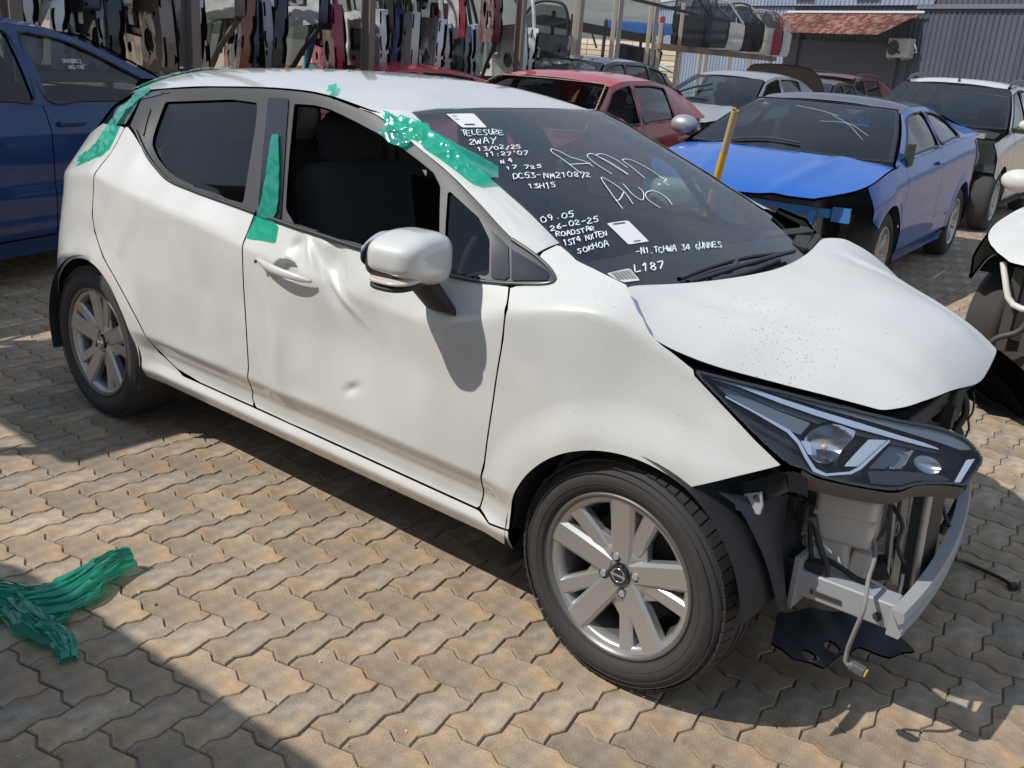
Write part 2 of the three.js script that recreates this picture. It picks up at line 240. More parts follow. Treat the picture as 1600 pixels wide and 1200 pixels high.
{
  // loose grit on the paving
  const g = mergeVertices(new THREE.IcosahedronGeometry(1, 0)), n = 420, im = new THREE.InstancedMesh(g, std({ color: lin(1), roughness: 0.95 }), n), o = new THREE.Object3D(), c = new THREE.Color(); im.name = 'loose_grit';
  for (let i = 0; i < n; i++) { const x = rr(-1.6, 2.6), z = rr(-1.2, 2.1), r = 0.0012 + 0.0042 * Math.pow(rnd(), 4); o.position.set(x, r * 0.4, z); o.rotation.set(rr(0, 3), rr(0, 3), rr(0, 3)); o.scale.set(r * rr(0.8, 1.5), r * rr(0.5, 0.9), r); o.updateMatrix(); im.setMatrixAt(i, o.matrix); const v = rr(0.12, 0.6); im.setColorAt(i, c.setRGB(v, v * 0.93, v * 0.84)); }
  scene.add(tag(im, 'loose grit scattered over the paving', 'grit', null, 'stuff'));
}

// ---------- white hatchback: surfaces ----------
const CX0 = -2.0, CX1 = 1.95, CY0 = 0.1, CY1 = 1.56, GH = 0.01;
const FL = {   // feature lines of the body side: [x, y, z]
  crease: [[-1.95, 0.88, 0.30], [-1.85, 0.90, 0.55], [-1.7, 0.93, 0.70], [-1.5, 0.955, 0.775], [-1.25, 0.985, 0.812], [-0.95, 0.964, 0.84], [-0.51, 0.933, 0.865], [-0.2, 0.895, 0.87], [0.2, 0.850, 0.871], [0.53, 0.832, 0.871], [0.7, 0.865, 0.871], [0.876, 0.935, 0.868], [1.045, 0.978, 0.86], [1.127, 0.989, 0.845], [1.2, 0.975, 0.822], [1.284, 0.945, 0.80], [1.35, 0.915, 0.785], [1.5, 0.86, 0.75], [1.65, 0.81, 0.70], [1.8, 0.76, 0.60], [1.95, 0.72, 0.40]],
  belt: [[-1.95, 1.08, 0.2], [-1.8, 1.11, 0.48], [-1.5, 1.15, 0.62], [-1.3, 1.165, 0.675], [-1.114, 1.165, 0.715], [-0.965, 1.062, 0.755], [-0.8, 1.027, 0.775], [-0.62, 1.015, 0.79], [-0.236, 0.994, 0.81], [0.257, 0.97, 0.815], [0.705, 0.97, 0.81], [0.83, 0.984, 0.80], [0.937, 1.003, 0.78], [1.0, 1.02, 0.765], [1.12, 1.035, 0.71], [1.2, 1.02, 0.70], [1.3, 0.985, 0.69], [1.5, 0.90, 0.66], [1.8, 0.80, 0.48], [1.95, 0.76, 0.3]],
  rail: [[-1.95, 1.15, 0.1], [-1.8, 1.2, 0.36], [-1.5, 1.255, 0.52], [-1.33, 1.287, 0.56], [-1.11, 1.316, 0.58], [-0.79, 1.349, 0.592], [-0.24, 1.378, 0.60], [-0.14, 1.373, 0.60], [0, 1.355, 0.60], [0.086, 1.341, 0.60], [0.205, 1.30, 0.61], [0.445, 1.216, 0.65], [0.745, 1.083, 0.71], [0.844, 1.058, 0.73], [0.934, 1.025, 0.755], [1.0, 1.045, 0.73], [1.12, 1.06, 0.66], [1.3, 1.01, 0.63], [1.8, 0.83, 0.40], [1.95, 0.78, 0.2]],
};
const fline = (L) => ({ y: curve(L.map((p) => [p[0], p[1]])), z: curve(L.map((p) => [p[0], p[2]])) });
const fCrease = fline(FL.crease), fBelt = fline(FL.belt), fRail = fline(FL.rail);
const taper = curve([[-1.95, 0.28], [-1.9, 0.52], [-1.85, 0.68], [-1.78, 0.80], [-1.7, 0.88], [-1.6, 0.935], [-1.45, 0.975], [-1.26, 0.992], [-1, 1], [1.1, 1], [1.26, 0.997], [1.42, 0.966], [1.5, 0.94], [1.6, 0.89], [1.7, 0.82], [1.8, 0.72], [1.95, 0.5]]);
const nX = Math.round((CX1 - CX0) / GH) + 1, nY = Math.round((CY1 - CY0) / GH) + 1;
let SG = new Float32Array(nX * nY);
for (let i = 0; i < nX; i++) {
  const x = CX0 + i * GH, t = taper(x);
  const cy = fCrease.y(x), cz = fCrease.z(x), by = Math.max(fBelt.y(x), cy + 0.03), bz = fBelt.z(x), ry = Math.max(fRail.y(x), by + 0.02), rz = fRail.z(x);
  const low = sst(-1.02, -0.8, x) * (1 - sst(0.84, 1.0, x));      // sill and lower door form only between the wheels
  const K = [[0.1, 0.62 * t], [0.19, 0.72 * t], [0.25, 0.812 * t], [0.30, 0.842 * t], [0.335, lerp(0.853, 0.824, low) * t], [0.385, lerp(0.857, 0.828, low) * t], [0.45, lerp(0.862, 0.869, low) * t], [0.52, 0.8685 * t], [0.68, Math.min(0.868 * t, lerp(0.868 * t, cz, 0.5) + 0.01)], [cy - 0.06, lerp(cz, Math.min(0.87 * t, cz + 0.02), 0.3)], [cy, cz], [by, bz], [ry, rz], [ry + 0.1, rz - 0.16], [1.7, rz - 0.35]].sort((a, b) => a[0] - b[0]);
  for (let j = 0; j < nY; j++) { const y = CY0 + j * GH; let k = 0; while (k < K.length - 2 && y > K[k + 1][0]) k++; const q = clamp((y - K[k][0]) / (K[k + 1][0] - K[k][0] + 1e-6)); SG[i * nY + j] = lerp(K[k][1], K[k + 1][1], q); }
}
function blur(a, sx, sy) {
  const ker = (s) => { const n = Math.ceil(s * 2.5), k = []; let t = 0; for (let i = -n; i <= n; i++) { const v = Math.exp(-i * i / (2 * s * s)); k.push(v); t += v; } return k.map((v) => v / t); };
  const kx = ker(sx), ky = ker(sy), nx = (kx.length - 1) / 2, ny = (ky.length - 1) / 2, b = new Float32Array(a.length), c = new Float32Array(a.length);
  for (let i = 0; i < nX; i++) for (let j = 0; j < nY; j++) { let s = 0; for (let k = -nx; k <= nx; k++) s += kx[k + nx] * a[clamp(i + k, 0, nX - 1) * nY + j]; b[i * nY + j] = s; }
  for (let i = 0; i < nX; i++) for (let j = 0; j < nY; j++) { let s = 0; for (let k = -ny; k <= ny; k++) s += ky[k + ny] * b[i * nY + clamp(j + k, 0, nY - 1)]; c[i * nY + j] = s; }
  return c;
}
SG = blur(SG, 4, 0.85);
const cub = (a, b, c, d, t) => b + 0.5 * t * (c - a + t * (2 * a - 5 * b + 4 * c - d + t * (3 * (b - c) + d - a)));
function S0(x, y) {
  const u = clamp((x - CX0) / GH, 1, nX - 3.001), v = clamp((y - CY0) / GH, 1, nY - 3.001), i = Math.floor(u), j = Math.floor(v), s = u - i, t = v - j, r = [];
  for (let k = -1; k < 3; k++) { const o = (i + k) * nY + j; r.push(cub(SG[o - 1], SG[o], SG[o + 1], SG[o + 2], t)); } return cub(...r, s);
}
const FA = [1.2625, 0.318, 0.340], RA = [-1.2625, 0.318, 0.338];      // wheel arch: x, y, radius
const gau = (x, y, cx, cy, sx, sy, rot = 0) => { const c = Math.cos(rot), s = Math.sin(rot), a = (x - cx) * c + (y - cy) * s, b = -(x - cx) * s + (y - cy) * c; return Math.exp(-a * a / (2 * sx * sx) - b * b / (2 * sy * sy)); };
function S(x, y) {
  let z = S0(x, y);
  for (const A of [FA, RA]) { const d = Math.hypot(x - A[0], y - A[1]) - A[2]; if (d < 0.14) z += 0.014 * (1 - sst(0.02, 0.13, d)) * sst(-0.12, 0.0, d) * (A === FA ? 1 : 0.6); }
  return z;
}
const march = (px, py, g, t0 = 1.2, t1 = 6) => { const r = ray(px, py), o = camera.position, q = V(0, 0, 0); let a = t0, fa = g(q.copy(o).addScaledVector(r, a)); for (let t = t0 + 0.02; t < t1; t += 0.02) { const f = g(q.copy(o).addScaledVector(r, t)); if (f <= 0 && fa > 0) { let lo = t - 0.02, hi = t; for (let i = 0; i < 26; i++) { const m = (lo + hi) / 2; g(q.copy(o).addScaledVector(r, m)) > 0 ? lo = m : hi = m; } return q.copy(o).addScaledVector(r, (lo + hi) / 2).clone(); } fa = f; } return null; };
const pxSide = (px, py, off = 0, fn = S) => { const q = march(px, py, (p) => p.x < CX0 || p.x > CX1 || p.y < CY0 || p.y > CY1 ? 1 : p.z - fn(p.x, p.y) - off) ?? onZ(px, py, 0.8); return [q.x, q.y]; };
const side = (L, off = 0) => L.map(([a, b]) => pxSide(a, b, off));
// dents in the front door, in metres of the door's own face
const HX = pxSide(443, 424);
const DENTS = [[519, 414, -0.024, 0.026, 0.06, 0.55], [500, 430, -0.016, 0.016, 0.07, 0.75], [463, 384, -0.014, 0.018, 0.02, -0.5], [560, 540, -0.026, 0.17, 0.13, 0.2], [522, 458, 0.010, 0.075, 0.009, -0.55], [484, 398, 0.008, 0.009, 0.05, 0.7], [545, 609, -0.009, 0.022, 0.010, 0.5], [428, 560, 0.010, 0.035, 0.13, 0.1], [585, 440, 0.008, 0.05, 0.03, 0.3], [470, 612, -0.004, 0.05, 0.03, 0], [505, 380, 0.005, 0.05, 0.012, -0.35]].map((d) => [...pxSide(d[0], d[1]), ...d.slice(2)]);
const hAng = -0.03, SD = (x, y) => {
  let z = S(x, y); for (const d of DENTS) z += d[2] * gau(x, y, d[0], d[1], d[3], d[4], d[5]);
  const a = (x - HX[0] - 0.005), b = (y - HX[1]); const e = Math.hypot(a / 0.062, (b - 0.006) / 0.034); z -= 0.030 * (1 - sst(0.45, 1.0, e)); return z;
};
const mapSide = (off = 0, fn = S) => (x, y) => [x, y, fn(x, y) + off];

// top surfaces
const roofC = curve([[-1.75, 1.33], [-1.5, 1.368], [-1.1, 1.410], [-0.5, 1.438], [-0.25, 1.433], [-0.1, 1.42], [0.14, 1.374], [0.3, 1.335]]);
const roofY = (x, z) => { const yc = roofC(x), yr = fRail.y(x) + 0.004, zr = fRail.z(x) - 0.004, t = Math.abs(z) / zr; return yc - (yc - yr) * Math.pow(t, 2.8); };
const WS = { xb: 1.115, yb: 0.962, xt: 0.15, yt: 1.374 };
const wsY = (x, z) => { const t = (WS.xb - x) / (WS.xb - WS.xt); return lerp(WS.yb, WS.yt, t) + 0.018 * 4 * clamp(t, -0.2, 1.2) * (1 - clamp(t, -0.2, 1.2)) - 0.055 * z * z; };
const hoodC = curve([[1.0, 1.01], [1.19, 0.992], [1.35, 0.992], [1.5, 0.974], [1.6, 0.950], [1.7, 0.910], [1.76, 0.868], [1.80, 0.829], [1.83, 0.79], [1.9, 0.70]]);
const hoodE = curve([[1.0, 1.03], [1.12, 1.0], [1.2, 0.962], [1.3, 0.914], [1.4, 0.878], [1.5, 0.852], [1.6, 0.832], [1.74, 0.802], [1.8, 0.785], [1.9, 0.74]]);      // height and half width of its outer edge
const hoodZ = curve([[1.0, 0.74], [1.12, 0.745], [1.2, 0.79], [1.25, 0.785], [1.34, 0.735], [1.478, 0.62], [1.607, 0.53], [1.74, 0.44], [1.8, 0.39], [1.9, 0.33]]);
const hoodY = (x, z) => {
  const zc = Math.abs(z), w = hoodZ(x), c = hoodC(x), e = Math.min(hoodE(x), c + 0.012), t = zc / w; let y = c - (c - e) * Math.pow(t, 2.8);
  const zr = lerp(0.56, 0.30, sst(1.05, 1.8, x)); y += 0.004 * Math.exp(-Math.pow((zc - zr - 0.05) / 0.05, 2)) * sst(1.12, 1.3, x) - 0.005 * Math.exp(-Math.pow((zc - zr + 0.035) / 0.05, 2)) * sst(1.12, 1.3, x) * (1 - sst(1.72, 1.82, x));
  
  return y;
};
const pxTop = (px, py, fn, off = 0, y0 = 1) => { const q = march(px, py, (p) => p.x < -1.9 || p.x > 1.95 || Math.abs(p.z) > 0.95 ? 1 : p.y - fn(p.x, p.z) - off) ?? onY(px, py, y0); return [q.x, q.z]; };
const top = (L, fn, off = 0, y0 = 1) => L.map(([a, b]) => pxTop(a, b, fn, off, y0));
const mapTop = (fn, off = 0) => (x, z) => [x, fn(x, z) + off, z];

// ---------- wheels ----------
function tyreGeo(R, r, w) {      // axis along z, outer face at +z
  const h = w / 2, P = [[r - 0.012, -h + 0.02], [r + 0.004, -h + 0.006], [r + (R - r) * 0.45, -h - 0.008], [R - 0.018, -h + 0.008], [R - 0.004, -h + 0.028], [R, -h * 0.45], [R + 0.001, 0], [R, h * 0.45], [R - 0.004, h - 0.028], [R - 0.018, h - 0.008], [R - 0.026, h - 0.003], [r + (R - r) * 0.45, h + 0.008], [r + 0.014, h + 0.002], [r + 0.009, h - 0.004], [r + 0.003, h - 0.006], [r - 0.004, h - 0.012], [r - 0.012, h - 0.03]];
  const c = new THREE.CatmullRomCurve3(P.map((p) => V(p[0], p[1], 0)), false, 'centripetal').getPoints(60); const g = new THREE.LatheGeometry(c.map((p) => new THREE.Vector2(p.x, p.y)), 72); g.rotateX(Math.PI / 2); return g;
}
function treadGeo(R, w, n = 64) {     // blocks standing on the tread at the shoulders
  const a = []; for (let k = 0; k < n; k++) for (const s of [-1, 1]) { const t = k / n * Math.PI * 2 + (s > 0 ? 0 : 0.03); const b = new THREE.BoxGeometry(0.0065, 2 * Math.PI * R / n * 0.84, w * 0.2); b.rotateX(s * 0.12); b.rotateY(-s * 0.20); b.translate(R - 0.0015, 0, s * w * 0.35); b.rotateZ(t); a.push(b); }
  for (const z of [-0.17, 0, 0.17]) { const g = new THREE.CylinderGeometry(R + 0.0035, R + 0.0035, w * 0.12, 72, 1, true); g.rotateX(Math.PI / 2); g.translate(0, 0, z * w); a.push(g); }
  return a;
}
function extr(pts, depth, bev = 0.004) { const s = new THREE.Shape(pts.map((p) => new THREE.Vector2(p[0], p[1]))); return new THREE.ExtrudeGeometry(s, { depth, bevelEnabled: bev > 0, bevelThickness: bev, bevelSize: bev, bevelSegments: 2, curveSegments: 6 }); }
function spoke(R0, R1, w0, w1, zi, zo, th) {    // tapered arm along +y with a raised ridge; zi / zo = face height at hub and rim
  const N = 8, pos = [], idx = []; for (let i = 0; i <= N; i++) { const t = i / N, y = lerp(R0, R1, t), w = lerp(w0, w1, t) / 2, z = lerp(zi, zo, t * t * 0.6 + t * 0.4); pos.push(-w, y, z - th, -w, y, z - 0.006, -w * 0.72, y, z, w * 0.72, y, z - 0.001, w, y, z - 0.010, w, y, z - th); }
  for (let i = 0; i < N; i++) for (let j = 0; j < 6; j++) { const a = i * 6 + j, b = i * 6 + (j + 1) % 6; idx.push(a, b, a + 6, b, b + 6, a + 6); }
  for (const o of [0, N * 6]) idx.push(o, o + 1, o + 2, o, o + 2, o + 3, o, o + 3, o + 4, o, o + 4, o + 5);
  const g = new THREE.BufferGeometry(); g.setAttribute('position', new THREE.Float32BufferAttribute(pos, 3)); g.setIndex(idx); return toCreasedNormals(g, 0.4);
}
function rimBarrel(r, w, lip = 0.010) { const h = w / 2, P = [[r - 0.006, -h], [r - 0.03, -h + 0.03], [r - 0.045, 0], [r - 0.036, h - 0.05], [r - 0.022, h - 0.022], [r - lip - 0.004, h - 0.012], [r - lip, h - 0.004], [r - 0.003, h - 0.001], [r + 0.002, h - 0.005], [r, h - 0.014]]; const g = new THREE.LatheGeometry(P.map((p) => new THREE.Vector2(p[0], p[1])), 72); g.rotateX(Math.PI / 2); return g; }
function twinWheel(parent, x, y, z, sgn, R, r, w, rot, steer = 0, mat = M.alloy, name = 'wheel') {
  const g = new THREE.Group(); g.name = name; g.position.set(x, y, z); g.rotation.y = (sgn > 0 ? 0 : Math.PI) + steer; parent.add(g);
  part(g, 'tyre', [tyreGeo(R, r, w), treadGeo(R, w), ...[0.30, 0.62, 0.80].map((t) => T(new THREE.TorusGeometry(lerp(r, R, t), 0.0013, 6, 72), 0, 0, w / 2 + (t < 0.7 ? 0.0066 : -0.0005)))], M.rubber);
  const h = w / 2; const sp = [];
  for (let k = 0; k < 5; k++) {
    const a = rot - k * Math.PI * 2 / 5;
    const b = spoke(0.035, r - 0.004, 0.062, 0.074, h - 0.024, h - 0.006, 0.03); b.rotateZ(a); sp.push(b);
    const c = spoke(0.05, r - 0.004, 0.040, 0.048, h - 0.032, h - 0.010, 0.03); c.rotateZ(a - 0.44); sp.push(c);
    const d = extr([[-0.004, 0.05], [0.070, 0.050], [0.066, 0.112], [0.050, 0.120], [0.012, 0.126]], 0.02, 0.003); d.translate(0, 0, h - 0.058); d.rotateZ(a); sp.push(d);
  }
  { const P_ = [[r - 0.034, h - 0.042], [r - 0.030, h - 0.020], [r - 0.022, h - 0.014], [r - 0.008, h - 0.010], [r - 0.004, h - 0.004], [r - 0.001, h - 0.003], [r + 0.002, h - 0.008]]; const q = new THREE.LatheGeometry(P_.map((p) => new THREE.Vector2(p[0], p[1])), 72); q.rotateX(Math.PI / 2); sp.push(q); }
  { const P_ = [[0.028, h - 0.030], [0.040, h - 0.026], [0.075, h - 0.030], [0.095, h - 0.052]]; const q = new THREE.LatheGeometry(P_.map((p) => new THREE.Vector2(p[0], p[1])), 48); q.rotateX(Math.PI / 2); sp.push(q); }
  part(g, 'rim', [...sp, T(new THREE.TorusGeometry(r - 0.004, 0.0045, 8, 72), 0, 0, h - 0.006)], mat); part(g, 'rim_barrel', rimBarrel(r, w), M.barrel);
  const cap = part(g, 'centre_cap', [T(new THREE.CylinderGeometry(0.0285, 0.031, 0.014, 32), 0, 0, h - 0.026, Math.PI / 2, 0, 0)], M.gloss);
  part(cap, 'emblem', [T(new THREE.TorusGeometry(0.0185, 0.0018, 8, 32), 0, 0, h - 0.0185), bx(0.044, 0.007, 0.003, 0, 0, h - 0.0185)], M.chrome);
  for (let k = 0; k < 4; k++) { const a = rot + 0.25 + k * Math.PI / 2, q = [Math.cos(a) * 0.05, Math.sin(a) * 0.05]; const hole = T(new THREE.CylinderGeometry(0.0155, 0.0155, 0.006, 20), q[0], q[1], h - 0.027, Math.PI / 2, 0, 0); const hm = part(g, 'lug_recess', hole, M.dark); part(hm, 'wheel_nut', [T(new THREE.CylinderGeometry(0.0095, 0.0105, 0.01, 6), q[0], q[1], h - 0.0245, Math.PI / 2, 0, 0)], M.steel); }
  part(g, 'brake_disc', [T(new THREE.CylinderGeometry(r - 0.075, r - 0.075, 0.02, 40), 0, 0, -0.005, Math.PI / 2, 0, 0)], std({ color: lin(0.10, 0.095, 0.09), metalness: 0.7, roughness: 0.5 }));
  part(g, 'backing_plate', [T(new THREE.CylinderGeometry(r - 0.03, r - 0.03, 0.004, 40), 0, 0, -h + 0.03, Math.PI / 2, 0, 0)], M.dark);
  return g;
}
function archLiner(A, zi, zo, r = A[2] + 0.012, from = -0.1) { const g = new THREE.CylinderGeometry(r, r, zo - zi, 40, 1, true, Math.PI * (0.5 + from), Math.PI * (1.1 - from)); g.rotateX(Math.PI / 2); const g2 = T(new THREE.RingGeometry(0.05, r, 40, 1, from * Math.PI, Math.PI * (1.1 - from)), 0, 0, -(zo - zi) / 2); return [g, g2].map((q) => q.translate(A[0], A[1], (zi + zo) / 2)); }

// ---------- white hatchback: parts ----------
const car = thing('white_hatchback', 'white five door hatchback with dented front door, stripped front bumper and green film scraps', 'car');
const rot = (L, n) => L.slice(n).concat(L.slice(0, n));
{
  const H = 0.012, both = (name, geo, mat, label) => { part(car, name, geo, mat, label); part(car, name, mirrorZ(Array.isArray(geo) ? merge(geo) : geo), mat); };
  const both2 = (name, g1, g2, mat, label) => { const a = part(car, name, g1, mat, label); part(car, name, mirrorZ(g2), mat); return a; };
  const archF = circ(...FA), archR = circ(...RA);
  // doors
  const dBelt = [[200, 196], [209, 207], [218, 222], [230, 245], [245, 265], [262, 281], [280, 290], [300, 298], [330, 309], [398, 334]];
  const gapB = [[384, 371], [379, 401], [380, 440], [382, 469], [386, 536], [389, 587], [394, 621], [399, 637]];
  const gapR = [[249, 551], [229, 526], [212, 494], [195, 462], [178, 431], [161, 401], [148, 362], [144, 335], [146, 300], [149, 270], [162, 253], [175, 237], [188, 213], [195, 199]];
  const gapF = [[796, 446], [793, 482], [786, 529], [776, 587], [769, 637], [761, 690], [756, 731], [748, 796]];
  const sBelt = side(dBelt), sB = side(gapB), sR = side(gapR), sF = side(gapF);
  const rear = smoothPoly([...sBelt, ...sB, [lerp(sB.at(-1)[0], sR[0][0], 0.75), sB.at(-1)[1] + 0.0], ...sR], 50);
  both2('rear_door', panel(mapSide(), rear, H, { inset: 0.003, holes: [circ(RA[0], RA[1], RA[2] + 0.012)] }), panel(mapSide(), rear, H * 2, { inset: 0.003, holes: [circ(RA[0], RA[1], RA[2] + 0.012)] }), M.white);
  const fBeltP = side([[402, 336], [450, 353], [505, 371], [560, 389], [605, 402], [650, 415], [690, 428], [740, 439], [792, 446]]);
  const front = [...fBeltP, ...sF, ...sB.slice().reverse()];
  const fd = part(car, 'front_door', panel(mapSide(0, SD), smoothPoly(front, 50), 0.008, { inset: 0.003 }), M.white, 'dented white front door with creased skin below the window');
  part(car, 'front_door', mirrorZ(panel(mapSide(), smoothPoly(front, 50), H * 2, { inset: 0.003 })), M.white);
  // front fender
  const fen = side([[799, 446], [858, 444], [867, 440], [864, 425], [838, 398], [874, 380], [902, 405], [927, 417], [947, 427], [981, 443], [994, 471], [1008, 497], [1019, 522], [1035, 538], [1053, 551], [1085, 577], [1086, 586], [1119, 621], [1179, 685], [1224, 728], [1150, 746], [1072, 764]]);
  const fLow = side([[795, 829], [764, 818], [752, 798]]);
  const fender = [...fen, [fen.at(-1)[0] - 0.05, 0.45], [1.2, 0.4], [0.98, 0.28], ...fLow, ...sF.slice().reverse()];
  const fenG = panel(mapSide(), fender, 0.01, { inset: 0.0025, holes: [archF] });
  both2('front_fender', fenG, panel(mapSide(), fender, 0.014, { inset: 0.0025, holes: [archF, (x, y) => x > 0.98 ? y - (Math.min(hoodE(x), hoodC(x)) - 0.02 - 0.05 * sst(1.15, 1.3, x)) : -1] }), M.white);
  // sill
  const sillTop = [sR[0], [lerp(sB.at(-1)[0], sR[0][0], 0.75), sB.at(-1)[1]], sB.at(-1), sF.at(-1), fLow[1], fLow[0]];
  const sillBot = [[0.925, 0.256], [0.5, 0.256], [0, 0.256], [-0.5, 0.256], [-0.86, 0.258]];
  const sill = [...sillTop.map((p) => [p[0], p[1] - 0.003]), ...sillBot.map((p) => [p[0], Math.min(p[1], 0.262)]), [-0.95, 0.26], [-1.0, 0.40], [sR[0][0] - 0.003, sR[0][1]]];
  both('sill', panel(mapSide(), sill, 0.008, { holes: [archF, archR], skirt: 0.05 }), M.white);
  // rear quarter
  const q0 = side([[244, 594], [240, 570]]);
  const quarter = [...sR.slice(0).map((p) => [p[0] - 0.003, p[1]]), ...side([[186, 196], [180, 196]]), [-1.50, 1.15], [-1.68, 1.08], [-1.80, 1.0], [-1.93, 0.92], [-1.93, 0.40], [-1.62, 0.36], [-1.55, 0.5], [-1.3, 0.3], [-0.95, 0.27], [q0[0][0], 0.262]];
  both('rear_quarter_panel', panel(mapSide(), quarter, H, { inset: 0.001, holes: [archR] }), M.white);
  both('rear_bumper_skirt', panel(mapSide(-0.006), [[-1.93, 0.43], [-1.93, 0.27], [-1.52, 0.24], [-1.5, 0.52], [-1.56, 0.56], [-1.64, 0.40]], H, { holes: [archR] }), M.trim);
  // black window surround and panes
  const railPx = [[225, 145], [255, 140], [330, 137], [400, 138], [480, 143], [512, 151], [555, 168], [587, 180], [625, 208], [662, 239], [700, 270], [750, 320], [800, 373], [837, 399], [863, 425], [866, 439], [858, 442]];
  const dlo = side([[203, 196], ...railPx, [800, 442], [740, 436], [690, 425], [650, 412], [605, 399], [560, 386], [505, 368], [450, 350], [400, 332], [330, 306], [300, 295], [280, 287], [262, 278], [245, 262], [230, 242], [218, 219], [209, 204]]);
  const gRear = side([[258, 159], [400, 154], [401, 180], [390, 250], [379, 318], [340, 304], [292, 286], [268, 272], [250, 254], [240, 236], [236, 222], [246, 190]]);
  const gFront = side([[459, 162], [503, 165], [550, 187], [597, 212], [644, 243], [688, 279], [686, 330], [684, 420], [650, 408], [600, 393], [560, 381], [500, 362], [445, 344], [448, 280]]);
  const gQuarter = side([[699, 296], [764, 356], [763, 432], [730, 428], [694, 418], [694, 365]]);
  const hl = [gRear, gFront, gQuarter].map((q) => sdf(smoothPoly(q, 60)));
  both('window_surround', panel(mapSide(-0.002), dlo, 0.01, { holes: hl, skirt: 0.02 }), M.trim);
  for (const s of [1, -1]) {
    const fx = (g) => s > 0 ? g : mirrorZ(g);
    part(car, 'rear_side_glass', fx(panel(mapSide(-0.012), gRear, 0.02, { inset: -0.004, skirt: 0 })), M.tint);
    part(car, 'quarter_glass', fx(panel(mapSide(-0.012), gQuarter, 0.02, { inset: -0.004, skirt: 0 })), M.tint);
    if (s < 0) part(car, 'front_side_glass', fx(panel(mapSide(-0.012), gFront, 0.03, { inset: -0.004, skirt: 0 })), M.tint);
  }
  // recessed grip of the rear door handle, in the pillar
  const grip = side([[222, 172], [237, 170], [226, 213], [214, 190]]); both('rear_door_handle', panel(mapSide(0.004), grip, 0.008, { skirt: 0.01 }), M.black);
  // sharp strips of window seal
  const seal = (L, off, r) => tube(side(L, off).map(([x, y]) => [x, y, S(x, y) + off]), r, 6, 60);
  both('window_seal', [seal([[212, 204], [230, 243], [245, 263], [262, 280], [300, 297], [400, 333]], 0.004, 0.007), seal([[405, 335], [450, 351], [505, 369], [560, 387], [650, 413], [690, 426]], 0.004, 0.008)], M.trim);
  part(car, 'belt_moulding', [seal([[700, 430], [740, 438], [800, 443], [858, 442], [866, 438], [862, 424], [838, 400], [800, 374]], 0.004, 0.0055)], std({ color: lin(0.12), roughness: 0.3, metalness: 0.6 }));
  part(car, 'pillar_trim', [panel(mapSide(0.003), side([[768, 358], [795, 384], [796, 438], [768, 434]]), 0.01), panel(mapSide(0.003), side([[800, 388], [858, 424], [860, 437], [800, 438]]), 0.01), panel(mapSide(0.003), side([[420, 152], [452, 154], [440, 342], [404, 330]]), 0.01)], M.gloss);
  // D-pillar glass
  both('rear_pillar_glass', panel(mapSide(0.002), side([[199, 140], [215, 147], [224, 147], [197, 194], [181, 194], [181, 168]]), 0.01), M.gloss);
  // roof
  const rl = []; for (let x = -1.44; x <= 0.10; x += 0.05) rl.push([x, fRail.z(x) - 0.001]);
  const roofHalf = [...rl, [0.13, 0.585], [0.152, 0.53], [0.158, 0.40], [0.166, 0.2], [0.17, 0]];
  const roofPoly = [...roofHalf, ...roofHalf.slice(0, -1).reverse().map(([x, z]) => [x, -z]), [-1.50, -0.40], [-1.54, 0], [-1.50, 0.40]];
  part(car, 'roof', panel(mapTop(roofY), roofPoly, 0.022, { flip: true }), M.white);
  part(car, 'headliner', panel(mapTop(roofY, -0.035), roofPoly, 0.08, { inset: 0.03, skirt: 0 }), M.liner);
  // windscreen
  const inPx = [[638, 172], [665, 196], [702, 223], [740, 254], [780, 291], [825, 331], [874, 380], [902, 406], [927, 418], [950, 428]];
  const wIn = top(inPx, wsY, 0.004, 1.2);
  const wsHalf = [[0.166, 0], [0.162, 0.2], [0.152, 0.40], ...wIn, [1.06, 0.64], [1.12, 0.5], [1.155, 0.3], [1.17, 0]];
  const wsPoly = [...wsHalf, ...wsHalf.slice(1, -1).reverse().map(([x, z]) => [x, -z])];
  const ws = part(car, 'windscreen', panel(mapTop(wsY), wsPoly, 0.03, { flip: true, skirt: 0, inset: 0.002 }), M.glass);
  part(ws, 'black_border', sheet(mapTop(wsY, -0.004), minus(sdf(wsPoly), (x, z) => Math.min(sdfW(x, z) - 0.022, 0.985 - x + 0.02 * z * z)), bound(wsPoly), 0.014, { flip: true, skirt: 0 }), M.black);
  function sdfW(x, z) { return (sdfW.f ??= sdf(wsPoly))(x, z); }
  // A pillars
  const oPx = [[560, 169], [587, 178], [625, 206], [662, 237], [700, 268], [750, 318], [800, 371], [837, 397]];
  const A = side(oPx).map(([x, y]) => V(x, y, S(x, y) + 0.001)), B = wIn.slice(0, 7).map(([x, z]) => V(x, wsY(x, z) + 0.004, z));
  B.unshift(V(B[0].x - 0.06, roofY(B[0].x - 0.06, B[0].z - 0.02) + 0.001, B[0].z - 0.015));
  both('windscreen_pillar', strip(A, B, 50, 6, 0.006, V(0.3, 0.6, 0.6)), M.white);
  // bonnet
  const hs = []; for (let x = 1.118; x <= 1.745; x += 0.03) hs.push([x, hoodZ(x) - 0.001]);
  const hoodHalf = [[1.19, 0], [1.178, 0.15], [1.15, 0.32], [1.115, 0.48], [1.085, 0.60], [1.085, 0.66], ...hs, [1.768, 0.37], [1.790, 0.25], [1.808, 0.12], [1.818, 0]];
  const hoodPoly = [...hoodHalf, ...hoodHalf.slice(1, -1).reverse().map(([x, z]) => [x, -z])];
  part(car, 'bonnet', panel(mapTop(hoodY), smoothPoly(hoodPoly, 80, 3), 0.012, { flip: true, skirt: 0.02 }), M.hood, 'white bonnet speckled with dirt');
